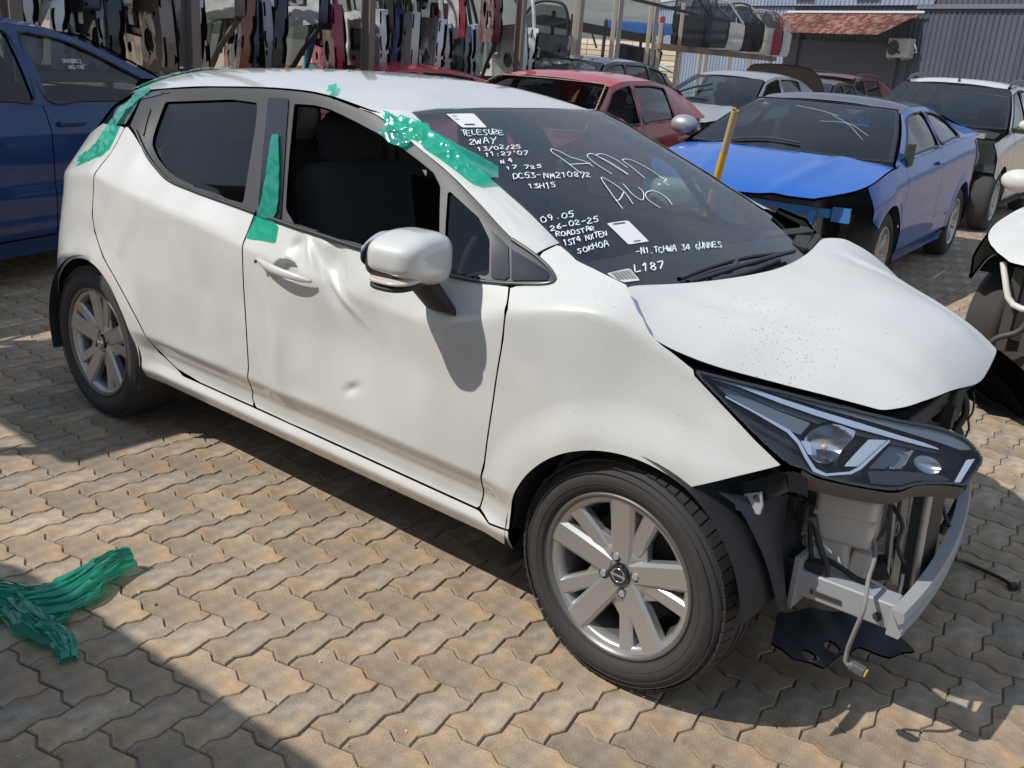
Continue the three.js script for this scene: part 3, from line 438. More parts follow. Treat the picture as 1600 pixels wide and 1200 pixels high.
  // cowl and wipers
  part(car, 'cowl', [panel((x, z) => [x, Math.min(wsY(x, z), hoodY(x, z)) - 0.022, z], [[1.0, -0.69], [1.0, 0.69], [1.16, 0.69], [1.26, 0.3], [1.28, 0], [1.26, -0.3], [1.16, -0.69]], 0.03, { flip: true }), bx(0.05, 0.012, 0.2, 1.02, 1.0, -0.60, 0.2, 0.3, -0.3), bx(0.02, 0.014, 0.16, 1.06, 0.99, -0.60, 0.2, 0.2, -0.3), bx(0.02, 0.014, 0.14, 1.09, 0.985, -0.58, 0.2, 0.2, -0.3), bx(0.03, 0.02, 0.2, 0.97, 1.01, -0.57, 0.1, -0.5, -0.4)], std({ color: lin(0.035, 0.033, 0.03), roughness: 0.8 }));
  const wsP = (px, py, off) => { const [x, z] = pxTop(px, py, wsY, off, 1); return V(x, wsY(x, z) + off, z); };
  const blade = [[1061, 436], [1100, 421], [1151, 406], [1190, 399], [1226, 396]].map((q) => wsP(...q, 0.018)), arm = [[1075, 441], [1112, 430], [1149, 418], [1200, 403], [1241, 392]].map((q) => wsP(...q, 0.03));
  part(car, 'wiper', [tube(blade, 0.0075, 6), tube(arm, 0.008, 5), bar(arm[2].toArray(), blade[2].toArray(), 0.014), tube([[1110, 441], [1160, 428], [1215, 407]].map((q) => wsP(...q, 0.02)), 0.012, 5)], M.trim);
  // hidden structure under the skin: floor tub, engine bay, arches
  part(car, 'floor_pan', [bx(2.5, 0.22, 1.44, -0.25, 0.33, 0), bx(0.5, 0.5, 1.2, -1.5, 0.6, 0), bx(0.12, 0.5, 1.36, 0.98, 0.66, 0)], M.under);
  for (const s of [1, -1]) for (const Ar of [FA, RA]) { const gs = archLiner(Ar, 0.50, 0.855, undefined, s < 0 && Ar === FA ? 0.28 : Ar === FA ? 0.02 : -0.10); part(car, 'wheel_arch_liner', s > 0 ? merge(gs) : mirrorZ(merge(gs)), M.black); }
  // rear face
  const rx = curve([[0.25, -1.86], [0.5, -1.90], [0.75, -1.90], [0.95, -1.82], [1.1, -1.66], [1.3, -1.51], [1.40, -1.44]]);
  part(car, 'tailgate', sheet((z, y) => [rx(y) - 0.03 + 0.16 * z * z * 1.2, y, z], (z, y) => Math.min(0.62 - 0.12 * sst(1.0, 1.4, y) - Math.abs(z), y - 0.30, roofY(-1.55, z) - y), [-0.66, 0.28, 0.66, 1.42], 0.04), M.white);
  part(car, 'rear_window', sheet((z, y) => [rx(y) - 0.042 + 0.16 * z * z * 1.2, y, z], (z, y) => Math.min(0.46 - Math.abs(z), y - 1.02, 1.33 - y), [-0.5, 1.0, 0.5, 1.36], 0.04), M.gloss);
  // cabin
  part(car, 'dashboard', [rbx(0.42, 0.26, 1.3, 0.06, 0.80, 0.80, 0), rbx(0.3, 0.1, 1.32, 0.04, 0.9, 0.90, 0, 0, 0, 0.12)], M.seat);
  const wheelC = [0.42, 0.86, 0.36]; part(car, 'steering_wheel', [T(new THREE.TorusGeometry(0.18, 0.015, 8, 40), ...wheelC, 0, Math.PI / 2, 0).translate(0, 0, 0), cyl(0.03, 0.05, 0.3, 12, 0.55, 0.82, 0.36, 0, 0, 1.3), bx(0.03, 0.05, 0.33, ...wheelC)], M.seat);
  for (const z of [0.36, -0.36]) part(car, 'front_seat', [rbx(0.5, 0.16, 0.5, 0.06, 0.1, 0.55, z), rbx(0.16, 0.62, 0.48, 0.07, -0.22, 0.84, z, 0, 0, 0.2), rbx(0.1, 0.17, 0.26, 0.05, -0.30, 1.21, z, 0, 0, 0.15), cyl(0.006, 0.006, 0.14, 6, -0.285, 1.10, z - 0.06, 0, 0, 0.15), cyl(0.006, 0.006, 0.14, 6, -0.285, 1.10, z + 0.06, 0, 0, 0.15)], M.seat);
  part(car, 'rear_seat', [rbx(0.5, 0.2, 1.2, 0.06, -0.75, 0.52, 0), rbx(0.16, 0.6, 1.2, 0.07, -1.08, 0.82, 0, 0, 0, 0.25), rbx(0.1, 0.14, 0.24, 0.04, -1.17, 1.16, 0.4), rbx(0.1, 0.14, 0.24, 0.04, -1.17, 1.16, -0.4)], M.seat);
  part(car, 'interior_mirror', [rbx(0.03, 0.06, 0.22, 0.02, 0.42, 1.2, 0, 0, 0.2, 0)], M.trim);
  for (const b of [bx(1.0, 0.55, 0.04, 0.3, 0.66, 0.765), bx(1.0, 0.55, 0.04, 0.3, 0.66, -0.765), bx(0.85, 0.55, 0.04, -0.65, 0.66, 0.74), bx(0.85, 0.55, 0.04, -0.65, 0.66, -0.74)]) part(car, 'door_trim', b, M.seat);
  // wheels
  twinWheel(car, 1.2625, 0.312, 0.737, 1, 0.312, 0.223, 0.205, 0.06, -0.03);
  twinWheel(car, -1.2625, 0.312, 0.737, 1, 0.312, 0.223, 0.205, 0.10);
  twinWheel(car, 1.2625, 0.312, -0.737, -1, 0.312, 0.223, 0.205, 0.4, 0.03);
  twinWheel(car, -1.2625, 0.312, -0.737, -1, 0.312, 0.223, 0.205, 0.9);
  // door handle
  const hp = (px, py, off) => { const [x, y] = pxSide(px, py, off); return V(x, y, S(x, y) + off); };
  const h0 = hp(401, 405, 0.012), h1 = hp(485, 440, 0.012);
  { const L = h0.distanceTo(h1), n = 24, pos = [], idx = []; for (let i = 0; i <= n; i++) { const t = i / n, w = 0.0155 * Math.pow(Math.sin(Math.PI * clamp(t, 0.03, 0.97)), 0.35) * (1 - 0.18 * t), o = 0.010 + 0.024 * Math.pow(Math.sin(Math.PI * t), 0.8); const c = h0.clone().lerp(h1, t); for (let k = 0; k < 12; k++) { const a = k / 12 * Math.PI * 2; pos.push(c.x, c.y + Math.cos(a) * w, S(c.x, c.y) + o + Math.sin(a) * w * 0.62); } }
    for (let i = 0; i < n; i++) for (let k = 0; k < 12; k++) { const a = i * 12 + k, b = i * 12 + (k + 1) % 12; idx.push(a, a + 12, b, b, a + 12, b + 12); }
    for (const [o, s] of [[0, 1], [n * 12, -1]]) for (let k = 1; k < 11; k++) s > 0 ? idx.push(o, o + k, o + k + 1) : idx.push(o, o + k + 1, o + k);
    const g = new THREE.BufferGeometry(); g.setAttribute('position', new THREE.Float32BufferAttribute(pos, 3)); g.setIndex(idx); g.computeVertexNormals();
    const hm = part(car, 'door_handle', g, M.white); part(hm, 'key_button', cyl(0.0055, 0.0055, 0.004, 14, h0.x + 0.018, h0.y - 0.002, S(h0.x, h0.y) + 0.030, Math.PI / 2), M.black); part(car, 'door_handle', mirrorZ(g), M.white); }
  // door mirror
  const superE = (rx_, ry_, rz_, p) => { const g = new THREE.SphereGeometry(1, 48, 32), a = g.attributes.position; for (let i = 0; i < a.count; i++) { const f = (v) => Math.sign(v) * Math.pow(Math.abs(v), p); const x = a.getX(i), y = a.getY(i), z = a.getZ(i); let X = f(x) * rx_, Y = f(y) * ry_, Z = f(z) * rz_; if (Y < 0) { Y *= 1 - 0.25 * clamp(Z / rz_, -1, 1); } Y *= 1 - 0.22 * sst(0, 1, Z / rz_); X *= X > 0 ? 1 : 0.75; a.setXYZ(i, X, Y, Z); } g.computeVertexNormals(); return g; };
  for (const s of [1, -1]) {
    const mg = new THREE.Group(); mg.name = 'door_mirror'; mg.position.set(s > 0 ? 0.600 : 0.30, s > 0 ? 1.03 : 1.03, s > 0 ? 0.958 : -0.93); mg.rotation.y = s > 0 ? 0.10 : -1.0; car.add(mg);
    const fx = (g) => s > 0 ? g : mirrorZ(g);
    const shell = superE(0.096, 0.069, 0.108, 0.56);
    part(mg, 'mirror_shell', fx(shell), M.white);
    part(mg, 'mirror_housing', fx(T(superE(0.088, 0.066, 0.100, 0.58), -0.016, -0.012, 0.002)), M.trim);
    { const n = 14, m = 20, pos = [], idx = []; for (let i = 0; i <= n; i++) { const t = i / n, cx = lerp(0.0, 0.055, t), cy = lerp(-0.045, -0.158, t), cz = lerp(-0.025, -0.098, Math.pow(t, 0.9)), rx_ = lerp(0.056, 0.052, t), rz_ = lerp(0.042, 0.036, t); for (let k = 0; k < m; k++) { const a = k / m * Math.PI * 2; pos.push(cx + Math.cos(a) * rx_, cy + Math.sin(a) * 0.012 * t, cz + Math.sin(a) * rz_); } } for (let i = 0; i < n; i++) for (let k = 0; k < m; k++) { const a = i * m + k, b = i * m + (k + 1) % m; idx.push(a, b, a + m, b, b + m, a + m); } const fg = new THREE.BufferGeometry(); fg.setAttribute('position', new THREE.Float32BufferAttribute(pos, 3)); fg.setIndex(idx); fg.computeVertexNormals(); part(mg, 'mirror_foot', fx(fg), M.black); }
    part(mg, 'indicator_lens', fx(T(superE(0.084, 0.014, 0.074, 0.72), 0.0, -0.040, 0.036, 0.20, 0, 0)), phy({ color: lin(0.55, 0.47, 0.40), roughness: 0.12, clearcoat: 1 }));
    part(mg, 'lower_cover', fx(T(superE(0.078, 0.018, 0.080, 0.72), -0.004, -0.056, 0.026, 0.20, 0, 0)), M.black);
    part(mg, 'mirror_glass', fx(T(superE(0.004, 0.055, 0.085, 0.8), -0.078, 0, 0.01)), M.chrome);
  }
}

// ---------- headlamps and the stripped front ----------
{
  const A0 = V(1.35, 0.876, 0.752), nL = V(0.57, 0.58, 0.58).normalize(), e1 = V(1.93, 0.725, 0.33).sub(A0).normalize(), e2 = new THREE.Vector3().crossVectors(nL, e1).normalize();
  const lp = (px, py, off = 0) => { const q = hit(px, py, nL, nL.dot(A0) + off).sub(A0); return [q.dot(e1), q.dot(e2)]; };
  const LP = (L, off = 0) => L.map((p) => lp(p[0], p[1], off));
  const bulge = (a, b) => 0.018 * Math.sin(Math.PI * clamp(a / 0.75, 0, 1));
  const mp = (off, bl = 1) => (a, b) => { const q = A0.clone().addScaledVector(e1, a).addScaledVector(e2, b).addScaledVector(nL, off + bl * bulge(a, b)); return [q.x, q.y, q.z]; };
  const outline = smoothPoly(LP([[1087, 577], [1130, 589], [1195, 606], [1296, 633], [1395, 656], [1441, 663], [1469, 668], [1506, 681], [1529, 702], [1538, 717], [1534, 728], [1508, 760], [1478, 757], [1431, 758], [1399, 769], [1356, 765], [1300, 754], [1270, 746], [1250, 734], [1226, 727], [1180, 684], [1120, 620], [1088, 586]]), 50);
  const silver = std({ color: lin(0.62, 0.66, 0.72), metalness: 0.7, roughness: 0.28 }), smoke = std({ color: lin(0.15, 0.165, 0.19), roughness: 0.3, metalness: 0.35 }), bowl = std({ color: lin(0.022, 0.024, 0.028), roughness: 0.35 });
  const build = (s) => {
    const g = new THREE.Group(); g.name = 'headlamp'; car.add(g); const fx = (q) => s > 0 ? q : mirrorZ(q);
    part(g, 'lamp_lens', fx(panel(mp(0.0), outline, 0.014, { skirt: 0, inset: 0.001 })), M.lens);
    part(g, 'lamp_rim', fx(sheet(mp(-0.002), minus(sdf(outline), inset(sdf(outline), 0.007)), bound(outline), 0.006, { skirt: 0.066 })), M.black);
    part(g, 'lamp_bowl', fx(panel(mp(-0.065), outline, 0.02, { skirt: 0, inset: 0.002 })), bowl);
    const flat = (name, L, off, m, th = 0.008) => part(g, name, fx(panel(mp(off), LP(L, off), 0.0035, { skirt: th })), m);
    flat('upper_trim', [[1096, 581], [1195, 607], [1296, 634], [1395, 657], [1441, 664], [1469, 669], [1506, 682], [1527, 702], [1500, 704], [1470, 694], [1400, 674], [1280, 640], [1180, 608]], -0.010, smoke, 0.02);
    flat('light_blade', [[1104, 587], [1150, 600], [1220, 626], [1280, 646], [1340, 664], [1400, 682], [1440, 693], [1476, 706], [1440, 699], [1395, 688], [1330, 671], [1270, 652], [1215, 632], [1150, 605], [1110, 592]], -0.012, silver, 0.012);
    flat('blade_step', [[1112, 594], [1150, 607], [1215, 635], [1270, 655], [1330, 674], [1395, 691], [1440, 702], [1478, 710], [1440, 706], [1395, 697], [1330, 681], [1268, 663], [1213, 643], [1150, 613]], -0.030, smoke, 0.02);
    flat('inner_trim', [[1114, 600], [1150, 614], [1213, 644], [1262, 664], [1246, 682], [1232, 676], [1180, 647], [1136, 620]], -0.034, smoke, 0.02);
    flat('lower_blade', [[1132, 619], [1180, 646], [1230, 674], [1246, 692], [1258, 716], [1270, 734], [1286, 742], [1322, 739], [1336, 732], [1384, 689], [1387, 691], [1341, 735], [1325, 743], [1284, 746], [1266, 739], [1253, 718], [1242, 696], [1226, 678], [1179, 649], [1132, 622]], -0.010, silver, 0.014);
    { // reflector bowls are hollow mirrors behind the lens
      const bowlAt = (px, py, rad, dp, off, sq) => { const [a, b] = lp(px, py, off), P_ = []; for (let i = 0; i <= 14; i++) { const t = i / 14; P_.push(new THREE.Vector2(rad * t + 0.0005, dp * t * t)); } const q = new THREE.LatheGeometry(P_, 40); q.rotateX(Math.PI / 2); q.scale(1, sq, 1); const c = V(...mp(off - dp)(a, b)); q.applyMatrix4(new THREE.Matrix4().makeBasis(e1, e2, nL).setPosition(c)); return q; };
      const hollow = (name, L, px, py, rad, dp, off, m) => { const [ca, cb] = lp(px, py, off); part(g, name, fx(panel((a, b) => mp(off - dp * Math.max(0, 1 - ((a - ca) ** 2 + (1.5 * (b - cb)) ** 2) / (rad * rad)))(a, b), smoothPoly(LP(L, off), 60), 0.004, { skirt: 0.01 })), m); };
      hollow('reflector_bowl', [[1258, 686], [1272, 668], [1300, 664], [1332, 676], [1326, 694], [1306, 718], [1288, 727], [1268, 724], [1258, 706]], 1290, 696, 0.075, 0.05, -0.014, std({ color: lin(0.72, 0.75, 0.8), metalness: 1, roughness: 0.2 }));
      hollow('inner_reflector', [[1398, 708], [1424, 705], [1414, 732], [1384, 734]], 1404, 720, 0.05, 0.02, -0.030, silver);
      const [ba, bb] = lp(1284, 700, -0.03), bc = V(...mp(-0.035)(ba, bb)); part(g, 'bulb', fx(T(new THREE.SphereGeometry(0.008, 16, 12), bc.x, bc.y, bc.z)), phy({ color: lin(0.55, 0.40, 0.30), roughness: 0.1, clearcoat: 1 }));
      part(g, 'side_reflector', fx(bowlAt(1446, 727, 0.034, 0.020, -0.028, 0.6)), std({ color: lin(0.5, 0.53, 0.56), metalness: 0.9, roughness: 0.25 }));
    }
    flat('reflector_bracket', [[1246, 690], [1262, 694], [1264, 714], [1258, 712]], -0.020, silver, 0.02);
    flat('slanted_bar', [[1352, 689], [1384, 690], [1343, 731], [1313, 731], [1330, 712]], -0.016, std({ color: lin(0.55, 0.58, 0.62), metalness: 0.5, roughness: 0.35 }), 0.03);
    flat('bezel_step', [[1390, 694], [1424, 702], [1404, 734], [1352, 734]], -0.040, smoke, 0.02);
    flat('bezel_lip', [[1350, 738], [1410, 738], [1470, 744], [1486, 752], [1430, 752], [1400, 760], [1356, 757]], -0.020, bowl, 0.03);
    flat('front_bar', [[1509, 719], [1523, 717], [1499, 754], [1488, 756]], -0.010, std({ color: lin(0.55, 0.6, 0.64), metalness: 0.3, roughness: 0.3 }), 0.02);
    // lower back shell of the lamp
    const low = LP([[1250, 736], [1270, 748], [1300, 756], [1356, 767], [1399, 771], [1431, 760], [1478, 759], [1507, 762]]).map(([a, b]) => V(...mp(-0.004)(a, b)));
    part(g, 'back_shell', fx(merge([strip(low, low.map((p) => p.clone().add(V(-0.015, -0.042, -0.02))), 40, 3, 0.004, V(0.6, -0.2, 0.6)), strip(low.map((p) => p.clone().add(V(-0.015, -0.042, -0.02))), low.map((p) => p.clone().add(V(-0.12, -0.03, -0.09))), 40, 2)])), std({ color: lin(0.10, 0.09, 0.075), roughness: 0.55 }));
    return g;
  };
  build(1); build(-1);
}
{
  const grey = std({ color: lin(0.33, 0.335, 0.34), roughness: 0.55, metalness: 0.25, bumpMap: grit, bumpScale: 0.0004 }), plast = std({ color: lin(0.52, 0.48, 0.42), roughness: 0.6 }), navy = std({ color: lin(0.014, 0.016, 0.022), roughness: 0.5 }), bare = std({ color: lin(0.45, 0.44, 0.42), metalness: 0.6, roughness: 0.35 });
  // bumper beam: swept along the front, on two box-shaped stays
  const bp = [[1412, 960], [1440, 930], [1468, 893], [1490, 855], [1506, 815], [1514, 780], [1516, 755], [1514, 735]].map(([a, b], i) => onY(a, b, lerp(0.392, 0.43, i / 7)));
  const c = new THREE.CatmullRomCurve3(bp), n = 40, prof = [[-0.030, 0.0], [0.0, 0.0], [0.004, -0.010], [0.004, -0.024], [-0.005, -0.029], [-0.005, -0.041], [0.004, -0.046], [0.004, -0.060], [0, -0.068], [-0.030, -0.068]];
  const pos = [], idx = []; for (let i = 0; i <= n; i++) { const p = c.getPointAt(i / n), t = c.getTangentAt(i / n), o = new THREE.Vector3().crossVectors(t, V(0, 1, 0)).normalize().multiplyScalar(1); for (const [u, v] of prof) { const q = p.clone().addScaledVector(o, u).add(V(0, v, 0)); pos.push(q.x, q.y, q.z); } }
  const m = prof.length; for (let i = 0; i < n; i++) for (let j = 0; j < m; j++) { const a = i * m + j, b = i * m + (j + 1) % m; idx.push(a, a + m, b, b, a + m, b + m); }
  for (const o of [0, n * m]) for (let j = 1; j < m - 1; j++) idx.push(o, o + j, o + j + 1);
  const bg = new THREE.BufferGeometry(); bg.setAttribute('position', new THREE.Float32BufferAttribute(pos, 3)); bg.setIndex(idx);
  const beam = part(car, 'bumper_beam', toCreasedNormals(bg, 0.5), grey);
  const b0 = bp[0], stay = (p, q, w, h) => { const g = bar(p.toArray(), q.toArray(), w, h); return g; };
  const s1 = V(b0.x - 0.03, 0.352, b0.z - 0.06), s0 = V(b0.x - 0.26, 0.372, b0.z - 0.04);
  { const g = rbx(0.235, 0.068, 0.07, 0.006, (s0.x + s1.x) / 2, 0.360, (s0.z + s1.z) / 2, 0, 0.09, -0.03); part(car, 'crash_stay', [g], grey);
    const cx = (s0.x + s1.x) / 2, cz = (s0.z + s1.z) / 2 + 0.0378; part(beam, 'stay_hole', cyl(0.011, 0.011, 0.004, 18, cx + 0.085, 0.350, cz - 0.006, Math.PI / 2, 0, 0), M.dark); part(beam, 'stay_slot', bx(0.075, 0.010, 0.004, cx - 0.04, 0.352, cz + 0.004, 0, 0.09, -0.03), M.dark);
    part(car, 'stay_flange', [bx(0.012, 0.14, 0.12, s0.x, 0.37, s0.z)], grey); part(car, 'subframe_horn', [rbx(0.22, 0.13, 0.08, 0.01, s0.x - 0.12, 0.35, s0.z, 0, 0.1, 0), bx(0.02, 0.10, 0.16, s0.x - 0.05, 0.33, s0.z + 0.02, 0, 0.3, 0)], navy);
    part(car, 'rail_leg', bx(0.5, 0.12, 0.09, 1.3, 0.42, -0.45), navy); part(car, 'rail_leg', bx(0.5, 0.12, 0.09, 1.3, 0.42, 0.42), navy); }
  // washer bottle
  const wc = onZ(1325, 850, 0.47);
  part(car, 'washer_bottle', [rbx(0.15, 0.14, 0.20, 0.018, wc.x - 0.03, wc.y + 0.07, wc.z - 0.07, 0, 0.15, 0.04), rbx(0.11, 0.16, 0.17, 0.015, wc.x - 0.055, wc.y - 0.065, wc.z - 0.06, 0, 0.15, 0.1), rbx(0.05, 0.13, 0.08, 0.01, wc.x + 0.015, wc.y - 0.09, wc.z - 0.06, 0, 0.3, -0.12), rbx(0.155, 0.014, 0.205, 0.006, wc.x - 0.03, wc.y + 0.075, wc.z - 0.07, 0, 0.15, 0.04), rbx(0.10, 0.04, 0.16, 0.01, wc.x - 0.02, wc.y + 0.15, wc.z - 0.07, 0, 0.15, 0)], plast);
  // radiator pack seen from its side
  const rc = onZ(1432, 848, 0.34);
  part(car, 'radiator', [bx(0.022, 0.30, 0.16, rc.x, rc.y + 0.02, rc.z - 0.08, 0, 0, 0.05), bx(0.03, 0.31, 0.03, rc.x - 0.008, rc.y + 0.02, rc.z, 0, 0, 0.05)], M.black);
  part(car, 'condenser', [bx(0.016, 0.28, 0.025, rc.x - 0.035, rc.y + 0.02, rc.z + 0.02, 0, 0.2, 0.08), cyl(0.010, 0.010, 0.29, 10, rc.x + 0.012, rc.y + 0.02, rc.z + 0.015, 0, 0, 0.05)], bare);
  part(car, 'cooler_plate', [bx(0.006, 0.24, 0.05, rc.x - 0.06, rc.y + 0.02, rc.z + 0.03, 0, 0.5, 0.1)], bare);
  part(car, 'support_bracket', [tube([onZ(1355, 903, 0.40), onZ(1380, 918, 0.40), onZ(1400, 932, 0.39), onZ(1408, 915, 0.38), onZ(1411, 897, 0.37)], 0.0045, 6)], std({ color: lin(0.6), roughness: 0.4 }));
  part(car, 'front_panel', [bx(0.10, 0.10, 1.16, 1.62, 0.66, 0), bx(0.06, 0.06, 0.7, 1.60, 0.26, 0)], navy);
  part(car, 'engine_block', [rbx(0.4, 0.36, 0.8, 0.05, 1.3, 0.60, -0.05), rbx(0.2, 0.18, 0.4, 0.04, 1.42, 0.76, 0.1)], M.block);
  // liner, mounting strip and bracket under the fender corner
  const fl = [[1120, 768], [1150, 790], [1175, 830], [1195, 875], [1208, 920], [1214, 950]].map(([a, b], i) => onZ(a, b, 0.80 - 0.02 * i)), fr = [[1232, 772], [1228, 800], [1224, 835], [1222, 875], [1222, 915], [1224, 950]].map(([a, b]) => onZ(a, b, 0.60));
  part(car, 'splash_liner', [strip(fl, fr, 30, 8, 0.03, V(0.8, 0, 0.3))], navy);
  const ms = (px, py) => onZ(px, py, 0.72);
  part(car, 'bumper_mount', [strip([ms(1105, 768), ms(1160, 755), ms(1226, 737)], [ms(1140, 790), ms(1180, 788), ms(1232, 768)], 16, 3, 0.004, V(0.3, 0, 1)), strip([ms(1226, 737), ms(1245, 738), ms(1262, 748)], [ms(1232, 768), ms(1250, 772), ms(1262, 778)], 8, 2), cyl(0.009, 0.009, 0.01, 12, ...ms(1206, 757).toArray(), Math.PI / 2)], M.gloss);
  { const pl = [[1146, 795], [1160, 783], [1166, 772], [1190, 769], [1192, 790], [1188, 802], [1170, 797]].map(([a, b]) => onZ(a, b, 0.735)), o = pl[0], g = extr(pl.map((q) => [q.x - o.x, q.y - o.y]), 0.006, 0.002); g.translate(o.x, o.y, o.z); const br = part(car, 'corner_bracket', g, std({ color: lin(0.55, 0.56, 0.58), roughness: 0.35, metalness: 0.4 })); const h = onZ(1182, 778, 0.745); part(br, 'bracket_hole', cyl(0.007, 0.007, 0.004, 14, h.x, h.y, h.z, Math.PI / 2), M.dark); }
  { const p = [onZ(1208, 926, 0.66), onZ(1218, 897, 0.66)]; part(car, 'liner_clip', [bar(p[0].toArray(), p[1].toArray(), 0.014, 0.004)], bare); }
  // small brackets, hoses and clips seen in the gap
  for (const [px, py, z, w_, h_, d_, rz] of [[1300, 930, 0.50, 0.10, 0.04, 0.05, 0.2], [1262, 905, 0.55, 0.03, 0.12, 0.05, 0.1], [1385, 900, 0.40, 0.05, 0.05, 0.06, 0.4], [1415, 880, 0.30, 0.02, 0.10, 0.03, 0.2], [1240, 840, 0.50, 0.04, 0.22, 0.06, 0.05], [1345, 775, 0.46, 0.10, 0.02, 0.08, 0.1], [1440, 940, 0.36, 0.05, 0.02, 0.06, -0.3]]) { const q = onZ(px, py, z); part(car, 'inner_bracket', rbx(w_, h_, d_, 0.006, q.x - 0.03, q.y, q.z - 0.03, 0, 0.2, rz), rnd() < 0.5 ? navy : M.trim); }
  for (const L of [[[1395, 790, 0.42], [1410, 820, 0.44], [1402, 850, 0.43], [1412, 880, 0.41]], [[1470, 780, 0.1], [1480, 815, 0.08], [1492, 842, 0.05], [1490, 872, 0.02]], [[1455, 900, 0.25], [1470, 880, 0.22], [1478, 862, 0.2]], [[1285, 935, 0.52], [1310, 950, 0.54], [1345, 945, 0.52]]]) part(car, 'loom_branch', tube(L.map(([a, b, c2]) => onZ(a, b, c2)), 0.0055, 6), M.black);
  // torn undertray
  const trayP = [[1215, 958], [1290, 950], [1365, 955], [1420, 978], [1436, 992], [1395, 1002], [1345, 996], [1318, 1012], [1290, 1030], [1240, 1028], [1205, 1005]].map(([a, b]) => { const q = onY(a, b, 0.17); return [q.x, q.z]; });
  part(car, 'undertray', [panel((x, z) => [x, 0.17 + 0.012 * noise(x * 14, z * 14, 4) - 0.05 * sst(1.6, 1.9, x), z], trayP, 0.012, { flip: true, skirt: 0.006, holes: [[1265, 1018], [1302, 1003]].map(([a, b]) => { const q = onY(a, b, 0.17); return circ(q.x, q.z, 0.022); }) })], std({ color: lin(0.025, 0.028, 0.035), roughness: 0.75 }));
  // dangling loom with a plug
  const w = (px, py, z) => onZ(px, py, z);
  part(car, 'hanging_loom', [tube([w(1364, 830, 0.46), w(1367, 868, 0.50), w(1357, 905, 0.585), w(1350, 950, 0.63), w(1334, 990, 0.63), w(1323, 1020, 0.62), w(1322, 1036, 0.62), w(1334, 1044, 0.62)], 0.0055, 8, 50)], std({ color: lin(0.21, 0.20, 0.19), roughness: 0.8, bumpMap: grit, bumpScale: 0.001 }));
  { const q = w(1341, 1045, 0.62); const pb = part(car, 'loom_plug', [rbx(0.034, 0.022, 0.022, 0.004, q.x, q.y, q.z, 0, 0, -0.15), cyl(0.013, 0.013, 0.01, 12, q.x - 0.016, q.y, q.z, 0, 0, Math.PI / 2)], std({ color: lin(0.09), roughness: 0.5 })); part(pb, 'plug_seal', [bx(0.004, 0.015, 0.015, q.x + 0.0185, q.y - 0.003, q.z, 0, 0, -0.15)], std({ color: lin(0.65, 0.42, 0.05), roughness: 0.5 })); }
  const vz = (L, z, r) => tube(L.map(([a, b, d = 0]) => w(a, b, z + d)), r, 6, 40);
  for (const g of [vz([[1268, 795], [1266, 840], [1270, 890], [1272, 915]], 0.56, 0.006), vz([[1272, 805], [1280, 850], [1292, 890], [1285, 915]], 0.57, 0.008), vz([[1285, 870], [1315, 888], [1340, 905], [1360, 912]], 0.53, 0.007), vz([[1352, 785], [1356, 815], [1362, 845], [1368, 872]], 0.47, 0.004)]) part(car, 'loom_branch', g, M.black);
  part(car, 'loom_end', [bx(0.05, 0.08, 0.03, ...w(1278, 900, 0.565).toArray(), 0.1, 0, 0.2), bx(0.02, 0.02, 0.02, ...w(1267, 917, 0.57).toArray())], M.black);
  // latch panel clutter under the bonnet edge and the wires beyond
  part(car, 'latch_panel', [rbx(0.10, 0.05, 0.7, 0.01, 1.70, 0.735, -0.03, 0, 0, 0.1), rbx(0.06, 0.10, 0.09, 0.015, 1.74, 0.71, -0.05), cyl(0.03, 0.03, 0.05, 16, 1.735, 0.70, -0.13, 0, 0, 1.57), bx(0.03, 0.06, 0.03, 1.765, 0.70, 0.03)], M.black);
  part(car, 'vent_hose', [tube([[1.70, 0.74, -0.05], [1.755, 0.74, -0.10], [1.775, 0.68, -0.12], [1.76, 0.62, -0.11]], 0.011, 8)], M.trim);
  part(car, 'bonnet_cable', [tube([onZ(1521, 612, -0.12), onZ(1522, 628, -0.12), onZ(1519, 645, -0.12), onZ(1513, 655, -0.12), onZ(1514, 668, -0.12), onZ(1508, 684, -0.12)], 0.0032, 6, 40)], M.black);
  part(car, 'trailing_cable', [tube([[1.78, 0.42, -0.24], [1.80, 0.18, -0.30], ...[[1512, 880], [1530, 888], [1550, 897], [1568, 906], [1580, 914]].map(([a, b]) => onY(a, b, 0.012).toArray())], 0.007, 7, 50), rbx(0.03, 0.022, 0.028, 0.005, ...onY(1583, 916, 0.014).toArray(), 0, 0.6, 0)], M.black);
  part(car, 'front_hose', [tube([[1.74, 0.62, -0.2], [1.78, 0.52, -0.22], [1.80, 0.40, -0.20], [1.78, 0.28, -0.16]], 0.012, 8)], M.black);
}

// ---------- green film, writing and stickers on the white car ----------
const ridge = (v) => 1 - 2 * Math.abs(v);
const crinkle = (a, b, k, s = 1) => s * (0.0052 * ridge(noise(a * 6 + b * 9 + k, b * 14 - a * 11, k)) + 0.0026 * ridge(noise(a * 15 - b * 7, b * 28 + a * 13 + k, k + 3)) + 0.0004 * ridge(noise(a * 45, b * 55, k + 5)));
const inCar = (p) => p.z < S(p.x, p.y) && p.y < (p.x < 0.16 ? roofY(Math.max(p.x, -1.6), p.z) : Math.abs(p.z) < 0.75 ? Math.max(wsY(p.x, p.z), p.z > 0.42 ? wsY(p.x, p.z) + 0.012 : -9) : 9) && p.x > -1.88;
const conform = (p, n, lift) => { const q = p.clone().addScaledVector(n, 0.14); let t = 0; for (; t < 0.30; t += 0.006) { if (inCar(q)) break; q.addScaledVector(n, -0.006); } if (t >= 0.30) return p.clone().addScaledVector(n, lift); let lo = 0, hi = 0.006; for (let i = 0; i < 8; i++) { const m = (lo + hi) / 2; inCar(q.clone().addScaledVector(n, m)) ? lo = m : hi = m; } return q.addScaledVector(n, hi + lift); };
